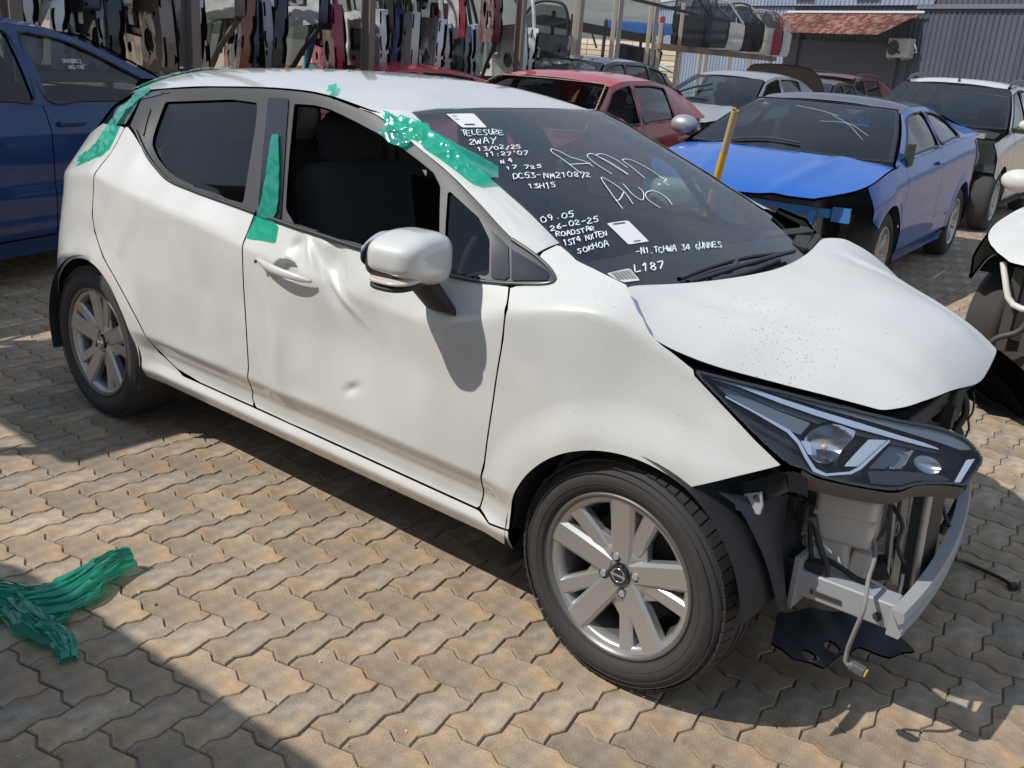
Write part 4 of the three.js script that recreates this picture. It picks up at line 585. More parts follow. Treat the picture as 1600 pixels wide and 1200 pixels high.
{
  const FM = M.film;
  // on the side surface
  const sideFilm = (pxs, k, label, amp = 1, off = 0.004) => solo('film_scrap', panel((x, y) => [x, y, S(x, y) + off + 0.4 * crinkle(x, y, k, amp)], side(pxs), 0.006, { skirt: 0 }), FM, label, 'plastic film', 'green film scraps stuck to the white car');
  sideFilm([[400, 337], [426, 341], [436, 352], [432, 374], [431, 378], [410, 374], [386, 371]], 1.3, 'flat green film patch below the window at the door gap');
  sideFilm([[429, 209], [439, 210], [441, 250], [440, 300], [437, 330], [428, 343], [405, 336], [412, 316], [420, 270], [426, 230]], 5.1, 'clear green film strip running up the middle door pillar', 1.2, 0.010);
  // along the windscreen pillar, laid over roof edge, pillar and glass
  const nA = V(0.42, 0.66, 0.62).normalize(), P0 = (() => { const [x, y] = pxSide(662, 237); return V(x, y, S(x, y)); })().addScaledVector(nA, 0.018), u1 = V(1, -0.62, 0.02), uu = u1.addScaledVector(nA, -u1.dot(nA)).normalize(), vv = new THREE.Vector3().crossVectors(nA, uu);
  const pp = (px, py) => { const q = hit(px, py, nA, nA.dot(P0)).sub(P0); return [q.dot(uu), q.dot(vv)]; };
  const planeFilm = (pxs, k, label, amp, sag = 0) => solo('film_scrap', panel((a, b) => { const q = conform(P0.clone().addScaledVector(uu, a).addScaledVector(vv, b), nA, 0.004 + crinkle(a, b, k, amp)); return [q.x, q.y, q.z]; }, pxs.map((p) => pp(...p)), 0.006, { skirt: 0 }), FM, label, 'plastic film', 'green film scraps stuck to the white car');
  planeFilm([[592, 150], [612, 157], [640, 171], [668, 183], [672, 196], [700, 215], [735, 238], [760, 248], [778, 258], [780, 288], [752, 303], [735, 296], [706, 268], [680, 243], [660, 226], [655, 215], [640, 205], [625, 200], [598, 184]], 9.2, 'long crumpled green film draped along the windscreen pillar', 1.6, 0.2);
  planeFilm([[583, 178], [598, 184], [625, 200], [638, 206], [640, 214], [630, 219], [615, 214], [600, 202]], 3.3, 'small wrinkled green film hanging below the windscreen pillar film', 1.6, 0.2);
  { const q = top([[510, 148], [514, 138], [524, 135], [527, 140], [522, 148], [512, 150]], roofY, 0.004, 1.38); solo('film_scrap', panel((x, z) => [x, roofY(x, z) + 0.006 + crinkle(x, z, 2.2, 1.6), z], q, 0.005, { flip: true, skirt: 0 }), FM, 'tiny green film tuft on the roof edge above the front door', 'plastic film', 'green film scraps stuck to the white car'); }
  // rear corner: a bunched wrap over tailgate edge and pillar
  const rc = [[205, 122], [212, 132], [193, 150], [181, 170], [181, 196], [180, 215], [176, 232], [165, 243], [140, 250], [122, 254], [112, 259], [117, 243], [135, 225], [150, 210], [158, 190], [161, 175], [163, 168], [172, 150], [180, 140], [193, 124]];
  const nB = V(0.05, 0.35, 1).normalize(), Q0 = (() => { const [x, y] = pxSide(186, 200); return V(x, y, S(x, y)); })().addScaledVector(nB, 0.015), ub = V(1, 0, 0).addScaledVector(nB, -nB.x).normalize(), vb = new THREE.Vector3().crossVectors(nB, ub);
  const pb = (px, py) => { const q = hit(px, py, nB, nB.dot(Q0)).sub(Q0); return [q.dot(ub), q.dot(vb)]; };
  solo('film_scrap', panel((a, b) => { const q = conform(Q0.clone().addScaledVector(ub, a).addScaledVector(vb, b), nB, 0.005 + crinkle(a, b, 7.7, 1.6)); return [q.x, q.y, q.z]; }, rc.map((p) => pb(...p)), 0.007, { skirt: 0 }), FM, 'bunched green film wrapped over the rear corner and tailgate edge', 'plastic film', 'green film scraps stuck to the white car');
  { const q = [[-1.48, 0.50], [-1.38, 0.50], [-1.32, 0.40], [-1.30, 0.28], [-1.27, 0.15], [-1.34, 0.14], [-1.38, 0.26], [-1.42, 0.40], [-1.5, 0.44]]; solo('film_scrap', panel((x, z) => [x, roofY(x, z) + 0.004 + crinkle(x, z, 6.2, 1.0), z], q, 0.008, { flip: true, skirt: 0 }), FM, 'thin green film streak lying across the rear edge of the roof', 'plastic film', 'green film scraps stuck to the white car'); }
  // crumpled film on the ground
  const ribbon = (pts, w, k, pleats, seg = 90, cr = 46) => {
    const c = new THREE.CatmullRomCurve3(pts.map((p) => { const q = onY(p[0], p[1], p[2]); return q; })), pos = [], idx = [];
    for (let i = 0; i <= seg; i++) { const s = i / seg, p = c.getPoint(s), t = c.getTangent(s), l = V(-t.z, 0, t.x).normalize(), ww = w(s); for (let j = 0; j <= cr; j++) { const v = j / cr * 2 - 1, fold = Math.sin(v * pleats * Math.PI + 3 * s + k + 2.2 * noise(s * 7, v * 2, k)); const y = Math.max(0.004, p.y * (1 - 0.75 * v * v) + (0.010 + 0.35 * p.y) * 0.6 * (0.5 + 0.5 * fold) + 0.003 * noise(s * 16, v * 5, k)); const lat = v * ww * (1 + 0.2 * noise(s * 9, v * 2, k + 9)) + 0.006 * Math.cos(v * pleats * Math.PI * 2 + k); const q = p.clone().addScaledVector(l, lat); pos.push(q.x, y, q.z); } }
    for (let i = 0; i < seg; i++) for (let j = 0; j < cr; j++) { const a = i * (cr + 1) + j; idx.push(a, a + 1, a + cr + 1, a + 1, a + cr + 2, a + cr + 1); }
    const g = new THREE.BufferGeometry(); g.setAttribute('position', new THREE.Float32BufferAttribute(pos, 3)); g.setIndex(idx); g.computeVertexNormals(); return g;
  };
  const wr = thing('crumpled_film', 'crumpled green plastic film lying on the sunlit pavers', 'plastic film');
  part(wr, 'film_arm', ribbon([[203, 862, 0.055], [180, 868, 0.062], [150, 885, 0.060], [120, 905, 0.055], [85, 922, 0.05], [40, 930, 0.045], [0, 925, 0.045], [-40, 915, 0.04]], (s) => 0.022 + 0.055 * sst(0, 0.55, s), 1.7, 7), FM);
  part(wr, 'film_tail', ribbon([[25, 935, 0.045], [45, 960, 0.05], [70, 978, 0.045], [92, 990, 0.04], [104, 1008, 0.03], [108, 1030, 0.015]], (s) => 0.05 - 0.026 * s, 4.4, 4, 60, 30), FM);
  part(wr, 'film_wisp', ribbon([[60, 965, 0.03], [85, 968, 0.03], [106, 960, 0.02]], (s) => 0.018 - 0.008 * s, 8.4, 3, 30, 16), FM);
}
{
  // marker writing on the windscreen, print only
  const W = 2048, Hc = 2048, x0 = 0.1, x1 = 1.2, z0 = -0.72, z1 = 0.72;
  const cv = document.createElement('canvas'); cv.width = W; cv.height = Hc; const ctx = cv.getContext('2d'); ctx.clearRect(0, 0, W, Hc);
  const uvOf = (px, py) => { const [x, z] = pxTop(px, py, wsY, 0.002, 1.15); return [(x - x0) / (x1 - x0) * W, (1 - (z - z0) / (z1 - z0)) * Hc]; };
  ctx.fillStyle = 'rgba(232,238,238,0.92)'; ctx.strokeStyle = 'rgba(228,236,236,0.88)';
  const GL = { A: '0,0 .45,1 .6,1 1,0|.2,.38 .85,.42', B: '0,0 0,1 .7,.9 .7,.6 .1,.52 .8,.4 .8,.1 0,0', C: '.9,.85 .5,1 .1,.7 .1,.25 .5,0 .95,.15', D: '0,0 .05,1 .6,.95 .95,.5 .6,.05 0,0', E: '.9,.95 .1,1 .1,0 .95,.05|.1,.5 .7,.52', G: '.9,.8 .5,1 .1,.6 .2,.1 .7,0 .9,.4 .5,.42', H: '0,0 .05,1|.9,0 .9,1|.05,.5 .9,.5', K: '.05,0 .05,1|.85,1 .1,.45 .95,0', L: '.1,1 .05,.05 .9,.1', M: '0,0 .15,1 .5,.3 .8,1 1,0', N: '0,0 .1,1 .85,.05 .9,1', O: '.5,1 .1,.75 .1,.2 .5,0 .9,.25 .9,.75 .45,1', R: '0,0 .05,1 .75,.95 .7,.55 .1,.5 .9,0', S: '.9,.85 .45,1 .15,.75 .8,.35 .6,.02 .05,.1', T: '0,.95 1,1|.5,1 .45,0', U: '.05,1 .1,.2 .5,0 .85,.25 .9,1', W: '0,1 .25,0 .5,.7 .75,0 1,1', X: '0,0 .9,1|.1,1 .9,0', Y: '0,1 .5,.5 1,1|.5,.5 .3,-.2', 0: '.5,1 .1,.75 .1,.2 .5,0 .9,.25 .9,.75 .45,1', 1: '.2,.75 .5,1 .5,0', 2: '.1,.8 .5,1 .85,.75 .1,.05 .95,.05', 3: '.1,.95 .8,.95 .4,.55 .9,.35 .6,0 .05,.1', 4: '.7,0 .7,1 .05,.35 1,.38', 5: '.9,1 .2,.98 .15,.55 .7,.6 .85,.25 .5,0 .05,.08', 6: '.8,1 .2,.6 .15,.2 .5,0 .85,.2 .6,.5 .2,.35', 7: '.05,.95 .9,1 .3,0', 8: '.5,.5 .15,.75 .5,1 .85,.75 .5,.5 .1,.25 .5,0 .9,.25 .5,.5', 9: '.8,.6 .4,.5 .2,.8 .6,1 .85,.7 .7,0', '-': '.1,.5 .9,.52', '/': '0,-.1 .9,1.1', '.': '.4,.05 .5,.1', ':': '.4,.2 .5,.25|.4,.7 .5,.75', "'": '.5,.8 .45,1.05', '+': '.1,.5 .9,.5|.5,.1 .5,.9', ' ': '' };
  const write = (t, a, b, hgt, lean = -0.2) => {
    const n = t.length; ctx.lineWidth = hgt > 9 ? 6.5 : 5; ctx.lineCap = 'round'; ctx.lineJoin = 'round';
    [...t.toUpperCase()].forEach((ch, i) => { const cx = (i + 0.08 + rr(-0.08, 0.08)) / n, cw = 0.78 / n, dy = rr(-0.14, 0.14), sc = rr(0.85, 1.12), sk = rr(-0.12, 0.12); for (const st of (GL[ch] ?? '').split('|').filter(Boolean)) { const q = st.split(' ').map((p) => { const [u, v] = p.split(',').map(Number), s = cx + cw * (u + sk * v + rr(-0.06, 0.06)), y = (v * sc + dy + rr(-0.05, 0.05)) * hgt; return uvOf(lerp(a[0], b[0], s) + lean * y, lerp(a[1], b[1], s) - y); }); const c = q.length > 2 ? new THREE.CatmullRomCurve3(q.map((p) => V(p[0], p[1], 0)), false, 'centripetal', 0.5).getPoints(q.length * 5) : q.map((p) => V(p[0], p[1], 0)); ctx.beginPath(); c.forEach((p, k) => k ? ctx.lineTo(p.x, p.y) : ctx.moveTo(p.x, p.y)); ctx.stroke(); } });
  };
  const ln = (L, wd) => { ctx.lineWidth = wd; ctx.lineCap = 'round'; ctx.lineJoin = 'round'; const q = L.map((p) => uvOf(640 + p[0] / 4, 140 + p[1] / 4)); const c = new THREE.CatmullRomCurve3(q.map((p) => V(p[0], p[1], 0)), false, 'centripetal').getPoints(q.length * 8); ctx.beginPath(); c.forEach((p, i) => i ? ctx.lineTo(p.x, p.y) : ctx.moveTo(p.x, p.y)); ctx.stroke(); };
  write('TELESURE', [722, 213], [788, 210], 8); write('2WAY', [732, 227], [777, 223], 8); write('13/02/25', [746, 236], [815, 232], 6); write("11:27'07", [757, 245], [826, 242], 6); write('N 4', [782, 256], [802, 254], 6); write('17 725', [790, 265], [847, 263], 5); write('DC53-NM210872', [801, 280], [925, 277], 8); write('13H15', [826, 296], [870, 293], 8);
  write('09.05', [845, 348], [899, 340], 9); write('26-02-25', [859, 361], [937, 346], 8); write('ROADSTAR', [869, 371], [931, 360], 7); write('1st4 NXTEN', [881, 385], [950, 368], 8); write('SOKHOA', [902, 397], [952, 383], 8);
  write('L187', [992, 428], [1039, 418], 11, -0.15); write('-N1.TCHWA 34 GUNNES', [994, 398], [1129, 386], 9, -0.15);
  for (const L of [[[1072, 527], [960, 440], [885, 388], [890, 373], [930, 385], [1010, 425], [1100, 452], [1145, 482]], [[1000, 470], [1130, 462]], [[1262, 528], [1150, 455], [1110, 415], [1140, 402], [1200, 432], [1360, 530]], [[1365, 530], [1250, 455], [1168, 412], [1210, 405], [1290, 440], [1362, 490]], [[1470, 555], [1380, 480], [1330, 442], [1380, 440], [1500, 500], [1610, 578]], [[1560, 545], [1605, 560], [1590, 580], [1620, 600]], [[1330, 745], [1260, 650], [1200, 550], [1260, 580], [1340, 640], [1395, 715]], [[1290, 697], [1310, 690], [1340, 640]], [[1335, 592], [1400, 662], [1450, 692], [1458, 640], [1430, 612]], [[1565, 740], [1490, 690], [1476, 650], [1530, 635], [1600, 672], [1640, 720]]]) ln(L, 5);
  // barcode and print of the labels
  const poly = (L, st) => { ctx.fillStyle = st; ctx.beginPath(); L.map((p) => uvOf(...p)).forEach((p, i) => i ? ctx.lineTo(p[0], p[1]) : ctx.moveTo(p[0], p[1])); ctx.fill(); };
  for (let k = 0; k < 17; k++) { const t = k / 17, wd = 0.012 + 0.018 * ((k * 7919) % 3) / 2, A = (s) => [lerp(954, 984, s), lerp(427, 421.5, s)], B = (s) => [lerp(966, 996, s), lerp(438, 435.5, s)]; const a = A(t), b = A(t + wd), c = B(t + wd), d = B(t); poly([a, b, c, d], '#222'); }
  poly([[957, 350], [976, 347.5], [977.5, 349], [958.5, 351.5]], '#555'); poly([[990, 377], [1000, 375.5], [1001, 376.6], [991, 378]], '#555');
  poly([[725, 194], [741, 194], [742.5, 195.6], [726.5, 195.6]], '#333'); poly([[706, 181], [713, 181], [714, 182], [707, 182]], '#aaa'); poly([[710, 186], [716, 186], [717, 187], [711, 187]], '#aaa');
  const tex = new THREE.CanvasTexture(cv); tex.colorSpace = THREE.SRGBColorSpace;
  const ws = car.children.find((o) => o.name === 'windscreen');
  const g = panel(mapTop(wsY, 0.0035), [[0.2, -0.45], [0.2, 0.52], [0.7, 0.66], [0.98, 0.62], [1.1, 0.5], [1.1, -0.45]], 0.04, { flip: true, skirt: 0 }); const uv = g.attributes.uv; for (let i = 0; i < uv.count; i++) uv.setXY(i, (uv.getX(i) - x0) / (x1 - x0), (uv.getY(i) - z0) / (z1 - z0));
  part(ws, 'marker_writing', g, std({ map: tex, transparent: true, roughness: 0.8, alphaTest: 0.3 }));
  const label = (name, L, lb) => part(ws, name, panel(mapTop(wsY, 0.002), top(L, wsY, 0.002, 1.1), 0.008, { flip: true, skirt: 0 }), std({ color: lin(0.72, 0.70, 0.68), roughness: 0.7 }), lb);
  label('paper_sheet', [[697, 178], [740, 177], [761, 199], [722, 199]], 'white paper sheet at the top corner of the windscreen');
  label('paper_sticker', [[948, 349], [981, 344], [1014, 377], [982, 382]], 'white square sticker on the windscreen');
  label('barcode_label', [[948, 427], [984, 419], [1000, 438], [975, 441], [962, 436]], 'white barcode label at the lower windscreen corner');
}

// ---------- other cars of the yard: one builder, many shapes ----------
const paint = (r, g, b, rough = 0.4, met = 0.0, coat = 0.8) => phy({ color: lin(r, g, b), roughness: rough, metalness: met, clearcoat: coat, clearcoatRoughness: 0.04, specularIntensity: 0.25, map: dust });
const rimGrey = std({ color: lin(0.45, 0.46, 0.47), metalness: 0.7, roughness: 0.35 });
const plainTyre = tyreGeo(0.31, 0.205, 0.19), plainRim = (() => { const a = [rimBarrel(0.205, 0.19)]; for (let k = 0; k < 7; k++) for (const o of [-0.13, 0.13]) { const s = spoke(0.04, 0.197, 0.026, 0.024, 0.07, 0.085, 0.02); s.rotateZ(k * Math.PI * 2 / 7 + o); a.push(s); } a.push(T(new THREE.CylinderGeometry(0.06, 0.06, 0.03, 20), 0, 0, 0.055, Math.PI / 2)); return merge(a); })();
function simpleWheel(p, x, y, z, sgn, R, steer = 0) { const g = new THREE.Group(); g.name = 'wheel'; g.position.set(x, y, z); g.rotation.y = (sgn > 0 ? 0 : Math.PI) + steer; g.scale.setScalar(R / 0.31); p.add(g); part(g, 'tyre', plainTyre, M.rubber); part(g, 'rim', plainRim, rimGrey); part(g, 'brake_disc', T(new THREE.CylinderGeometry(0.16, 0.16, 0.02, 24), 0, 0, -0.01, Math.PI / 2), M.dark); return g; }
const CARD = { L: 4.05, W: 0.86, wb: 2.58, fo: 0.82, ro: 0.65, Cf: 0.62, Cr: 0.5, hoodF: 0.74, cowl: [1.08, 0.98], wsTop: [0.28, 1.39], roof: [[0.28, 1.39], [-0.1, 1.45], [-0.6, 1.46], [-1.1, 1.42], [-1.5, 1.35]], beltF: 0.96, beltR: 1.03, tailTop: [-1.78, 1.02], wr: 0.70, Rw: 0.31, h: 0.035, doors: 5, ride: 0, pillars: [-0.15, -1.0] };
function genCar(name, label, group, pos, yaw, body, opt = {}) {
  const o = { ...CARD, ...opt }, root = thing(name, label, 'car', pos, yaw, group), xf = o.wb / 2 + o.fo, xr = -o.wb / 2 - o.ro, W = o.W, h = o.h, roofMat = opt.roofMat ?? body;
  const off = (s) => (g) => s > 0 ? g : mirrorZ(g);
  const arcF = o.Cf + W * 0.62, arcR = o.Cr + W * 0.7, aF = xf - o.Cf, aR = xr + o.Cr, aMax = aF + arcF, aMin = aR - arcR;
  const plan = (a) => { if (a > aF) { const t = clamp((a - aF) / arcF, 0, 1) * Math.PI / 2; return [aF + o.Cf * Math.pow(Math.sin(t), 0.85), Math.pow(Math.max(0, Math.cos(t)), 0.6)]; } if (a < aR) { const t = clamp((aR - a) / arcR, 0, 1) * Math.PI / 2; return [aR - o.Cr * Math.pow(Math.sin(t), 0.85), Math.pow(Math.max(0, Math.cos(t)), 0.55)]; } return [a, 1]; };
  const belt = curve([[xr, o.beltR + 0.02], [-1.2, o.beltR], [0, (o.beltF + o.beltR) / 2], [o.cowl[0], o.beltF], [xf, o.hoodF]]);
  const wz = (y, x) => { const b = belt(x); let w = y < 0.34 ? lerp(0.93, 0.985, sst(0.2, 0.34, y)) : lerp(0.985, 1, sst(0.34, 0.5, y)); if (y > b - 0.16) w *= lerp(1, 0.935, Math.pow(clamp((y - b + 0.16) / 0.16), 1.3)); return W * w * (1 - 0.006 * Math.exp(-Math.pow((y - 0.62) / 0.06, 2))); };
  const mS = (d = 0) => (a, y) => { const [x, f] = plan(a), rk = a > aF ? -0.10 * Math.pow(clamp((y - 0.5) / 0.4, 0, 1), 2) * (1 - f) : a < aR ? 0.16 * clamp((y - 0.55) / 0.6, 0, 1) * (1 - f) : 0, fl = Math.max(0.014 * (1 - sst(0, 0.12, Math.abs(Math.hypot(a - o.wb / 2, y - o.Rw) - o.Rw - 0.05))), 0.014 * (1 - sst(0, 0.12, Math.abs(Math.hypot(a + o.wb / 2, y - o.Rw) - o.Rw - 0.05)))); return [x + rk, y, (wz(y, x) + d + fl) * f]; };
  const roofL = curve(o.roof.slice().reverse()), xRT = o.roof.at(-1)[0], xWT = o.wsTop[0];
  const railY = (x) => roofL(x) - 0.05, railZ = (x) => W * o.wr * (1 - 0.05 * clamp((-x - 0.6) / 1.0)) ;
  const gz = (x, y) => { const b = belt(x), t = clamp((y - b) / (Math.max(railY(clamp(x, xRT, xWT)), b + 0.05) - b), 0, 1.1); return lerp(W * 0.935, railZ(x), t) + 0.015 * Math.sin(Math.PI * clamp(t)); };
  const mG = (d = 0) => (x, y) => [x, y, gz(x, y) + d];
  const arches = [circ(o.wb / 2, o.Rw, o.Rw + 0.05), circ(-o.wb / 2, o.Rw, o.Rw + 0.055)];
  // hood line along a for the fender tops
  const edgeY = (a) => { const x = plan(a)[0]; return x > o.cowl[0] ? lerp(o.cowl[1] - 0.03, o.hoodF, Math.pow((x - o.cowl[0]) / (xf - o.cowl[0]), 1.5)) : belt(x); };
  const run = (a0, a1, n, f) => Array.from({ length: n + 1 }, (_, i) => { const a = lerp(a0, a1, i / n); return [a, f(a)]; });
  const yb = 0.24, aFB = aF + 0.12, aRB = aR - 0.05;
  const pnl = (nm, poly, mat, s, ex = {}) => part(root, nm, off(s)(panel(mS(ex.d ?? 0), poly, h, { inset: 0.004, holes: arches, ...ex })), mat);
  const dF = o.cowl[0] - 0.22, dM = o.pillars[0], dR = o.doors === 5 ? o.pillars[1] : o.pillars[0];
  for (const s of [1, -1]) {
    if (s < 0 && o.nearOnly) continue;
    pnl('front_fender', [[dF, yb], [o.stripFront ? aF + 0.05 : aFB, yb + 0.06], ...(o.stripFront ? [[aF + 0.05, 0.55], [aF + 0.16, 0.62], [aF + 0.22, edgeY(aF + 0.22)]] : [[aFB, 0.6], [aFB + 0.3, 0.6], [aFB + 0.3, edgeY(aFB + 0.3)]]), ...run(o.stripFront ? aF + 0.2 : aFB + 0.25, dF, 14, edgeY)], body, s);
    if (!(o.noDoor && o.noDoor === s)) { pnl('front_door', [[dM, yb + 0.06], [dF, yb + 0.06], ...run(dF, dM, 8, edgeY)], body, s); const hd = plan(dM + 0.16); part(root, 'door_handle', off(s)(rbx(0.2, 0.03, 0.03, 0.012, hd[0], belt(hd[0]) - 0.10, wz(belt(hd[0]) - 0.1, hd[0]) + 0.015)), body); }
    if (o.doors === 5) pnl('rear_door', [[dR, 0.5], [dR + 0.16, yb + 0.06], [dM, yb + 0.06], ...run(dM, dR, 8, edgeY)], body, s);
    pnl('rear_quarter', [[aRB, yb + 0.1], [dR + (o.doors === 5 ? 0.16 : 0), yb + 0.06], ...(o.doors === 5 ? [[dR, 0.5]] : []), ...run(dR, aMin, 12, (a) => belt(plan(a)[0])), [aMin, 0.62], [aRB, 0.6]], body, s);
    pnl('sill', [[-o.wb / 2 + 0.2, 0.19], [o.wb / 2 - 0.2, 0.19], [o.wb / 2 - 0.2, yb + 0.055], [-o.wb / 2 + 0.2, yb + 0.055]], o.clad ?? body, s, { d: -0.004 });
    pnl('rear_bumper', [[aMin, 0.25], [aRB, 0.25], [aRB, 0.6], [aMin, 0.62]], o.clad ?? body, s);
    if (!o.stripFront) { pnl('front_bumper', [[aFB, 0.22], [aMax, 0.22], [aMax, 0.6], [aFB, 0.6]], o.clad ?? body, s);
      pnl('headlamp', [[aFB + 0.30, 0.61], [aMax - 0.28, 0.61], [aMax - 0.22, edgeY(aMax) - 0.02], [aFB + 0.31, edgeY(aFB + 0.31) - 0.01]], o.lampMat ?? M.lampDark, s); pnl('grille', [[aMax - 0.28, 0.61], [aMax, 0.61], [aMax, 0.70], [aMax - 0.27, 0.70]], M.black, s); }
    pnl('tail_lamp', [[aRB - 0.02, 0.68], [aRB - 0.3, 0.68], [aRB - 0.34, belt(xr) - 0.04], [aRB + 0.03, belt(xr) - 0.04]], M.tail, s, { d: 0.006 });
    // greenhouse
    const xA = o.cowl[0], yA = belt(xA), tt = o.tailTop;
    const gOut = [[xA + 0.06, yA], [lerp(xA, xWT, 0.5), lerp(yA, railY(xWT), 0.5) + 0.015], ...run(xWT - 0.02, xRT, 16, railY), [lerp(xRT, tt[0], 0.5), lerp(railY(xRT), belt(tt[0]), 0.5) + 0.02], [tt[0], belt(tt[0])], ...run(tt[0], xA, 14, (x) => belt(x) - 0.01)];
    const win = (x0, x1, r0 = 0, r1 = 0) => { const P = []; for (let i = 0; i <= 10; i++) { const x = lerp(x0, x1, i / 10); P.push([x, belt(x) + 0.025]); } const topY = (x) => x > xWT ? lerp(railY(xWT), yA, (x - xWT) / (xA - xWT)) - 0.055 : x < xRT ? lerp(railY(xRT), belt(tt[0]), (xRT - x) / (xRT - tt[0])) - 0.06 : railY(x) - 0.045; for (let i = 10; i >= 0; i--) { const x = lerp(x0 + r0, x1 + r1, i / 10); P.push([x, Math.max(topY(x), belt(x) + 0.03)]); } return P; };
    const ws_ = o.doors === 5 ? [win(dM + 0.05, xA - 0.13, -0.03, 0), win(dR + 0.06, dM - 0.05, -0.02, -0.03), ...(o.quarter ? [win(o.quarter, dR - 0.07, 0.05, -0.02)] : [])] : [win(dM + 0.05, xA - 0.13, -0.03, 0), win(o.quarter ?? dM - 0.75, dM - 0.05, 0.1, -0.03)];
    part(root, 'window_frame', off(s)(panel(mG(), gOut, h * 0.8, { holes: ws_.map((q) => sdf(smoothPoly(q, 50))), skirt: 0.02 })), o.frameMat ?? body);
    ws_.forEach((q, i) => { if (o.open && o.open.includes(i)) return; part(root, 'side_glass', off(s)(panel(mG(-0.012), q, h * 1.4, { inset: -0.008, skirt: 0 })), M.tint2); });
    part(root, 'window_seal', off(s)(merge(ws_.map((q) => tube(q.filter((_, i) => i % 2 === 0 || i > 10).map(([x, y]) => [x, y, gz(x, y) + 0.002]), 0.009, 5, 50, true)))), M.trim);
    if (!o.noMirror) { const mg = new THREE.Group(); mg.name = 'door_mirror'; root.add(mg); part(mg, 'mirror_shell', off(s)(T(new THREE.SphereGeometry(1, 20, 14).scale(0.075, 0.068, 0.11), xA - 0.22, yA + 0.09, W + 0.09)), opt.mirrorMat ?? body); part(mg, 'mirror_foot', off(s)(bx(0.06, 0.05, 0.12, xA - 0.22, yA + 0.02, W + 0.0)), M.black); }
    for (const sg of [1, -1]) { const A = [sg * o.wb / 2, o.Rw, o.Rw + 0.04]; part(root, 'wheel_arch_liner', off(s)(merge(archLiner(A, 0.5, W - 0.01, undefined, sg > 0 && o.stripFront ? 0.3 : -0.05))), M.black); if (!o.noWheels) simpleWheel(root, sg * o.wb / 2, o.Rw, s * (W - 0.115), s, o.Rw, sg > 0 ? (o.steer ?? 0) : 0); }
  }
  // roof, screens, bonnet
  const rY = (x, z) => { const yc = roofL(x), zr = railZ(clamp(x, xRT, xWT)); return yc - (yc - railY(x)) * Math.pow(Math.abs(z) / zr, 2.6); };
  const rp = [...run(xRT, xWT, 20, (x) => railZ(x) + 0.002), [xWT + 0.03, W * o.wr * 0.6], [xWT + 0.04, 0]]; const rpoly = [...rp, ...rp.slice(0, -1).reverse().map(([x, z]) => [x, -z]), [xRT - 0.05, -0.3], [xRT - 0.06, 0], [xRT - 0.05, 0.3]];
  part(root, 'roof', panel(mapTop(rY), rpoly, h * 1.5, { flip: true }), roofMat);
  part(root, 'headliner', panel(mapTop(rY, -0.04), rpoly, h * 3, { inset: 0.04, skirt: 0 }), M.liner);
  const xA = o.cowl[0], yC = o.cowl[1], wY = (x, z) => { const t = (xA + 0.1 - x) / (xA + 0.1 - xWT); return lerp(yC, roofL(xWT), t) + 0.03 * 4 * clamp(t) * (1 - clamp(t)) * 0.6 - 0.10 * z * z * (1 - 0.5 * clamp(t)); };
  const wp = [[xA + 0.1, 0], [xA + 0.05, W * 0.6], [xA - 0.02, W * 0.89], [lerp(xA, xWT, 0.5), lerp(W * 0.89, railZ(xWT), 0.5) + 0.01], [xWT + 0.02, railZ(xWT) - 0.01], [xWT + 0.035, W * o.wr * 0.6], [xWT + 0.045, 0]]; const wpoly = [...wp, ...wp.slice(1, -1).reverse().map(([x, z]) => [x, -z])];
  if (!o.noScreen) { const w = part(root, 'windscreen', panel(mapTop(wY), wpoly, h * 1.4, { flip: true, skirt: 0, inset: 0.012 }), M.glass2); part(w, 'screen_border', sheet(mapTop(wY, -0.003), minus(sdf(wpoly), inset(sdf(wpoly), 0.03)), bound(wpoly), h * 0.7, { flip: true, skirt: 0 }), M.black); }
  part(root, 'screen_frame', sheet(mapTop(wY, 0.004), minus(sdf(wpoly), inset(sdf(wpoly), 0.014)), bound(wpoly), 0.014, { flip: true }), opt.screenFrame ?? M.black);
  const tt = o.tailTop, gY = (z, t) => [lerp(xRT - 0.05, tt[0] - 0.02, t) + 0.12 * z * z, lerp(rY(xRT, 0), tt[1], t) - 0.10 * z * z * (1 - t), z];
  part(root, 'rear_window', sheet(gY, (z, t) => Math.min(lerp(railZ(xRT), W * 0.86, t) - 0.07 - Math.abs(z), (t - 0.06) * 0.5, (0.93 - t) * 0.5), [-W, 0, W, 1], 0.05, { skirt: 0 }), M.tint2);
  part(root, 'tailgate', [sheet(gY, minus((z, t) => Math.min(lerp(railZ(xRT), W * 0.9, t) - Math.abs(z), t * 0.5, (1 - t) * 0.5), (z, t) => Math.min(lerp(railZ(xRT), W * 0.86, t) - 0.07 - Math.abs(z), (t - 0.06) * 0.5, (0.93 - t) * 0.5)), [-W, -0.02, W, 1.02], 0.03)], body);
  const hY = (x, z) => { const t = clamp((x - xA) / (xf - xA), -0.1, 1), e = lerp(yC - 0.025, o.hoodF, Math.pow(clamp(t), 1.5)); return e + 0.045 * (1 - Math.pow(Math.abs(z) / (W * 0.9), 2.6)) * (1 - 0.6 * clamp(t)) - 0.04 * Math.pow(clamp((t - 0.8) / 0.2), 2) + 0.012 * Math.exp(-Math.pow((Math.abs(z) - lerp(0.5, 0.28, clamp(t))) / 0.07, 2)); };
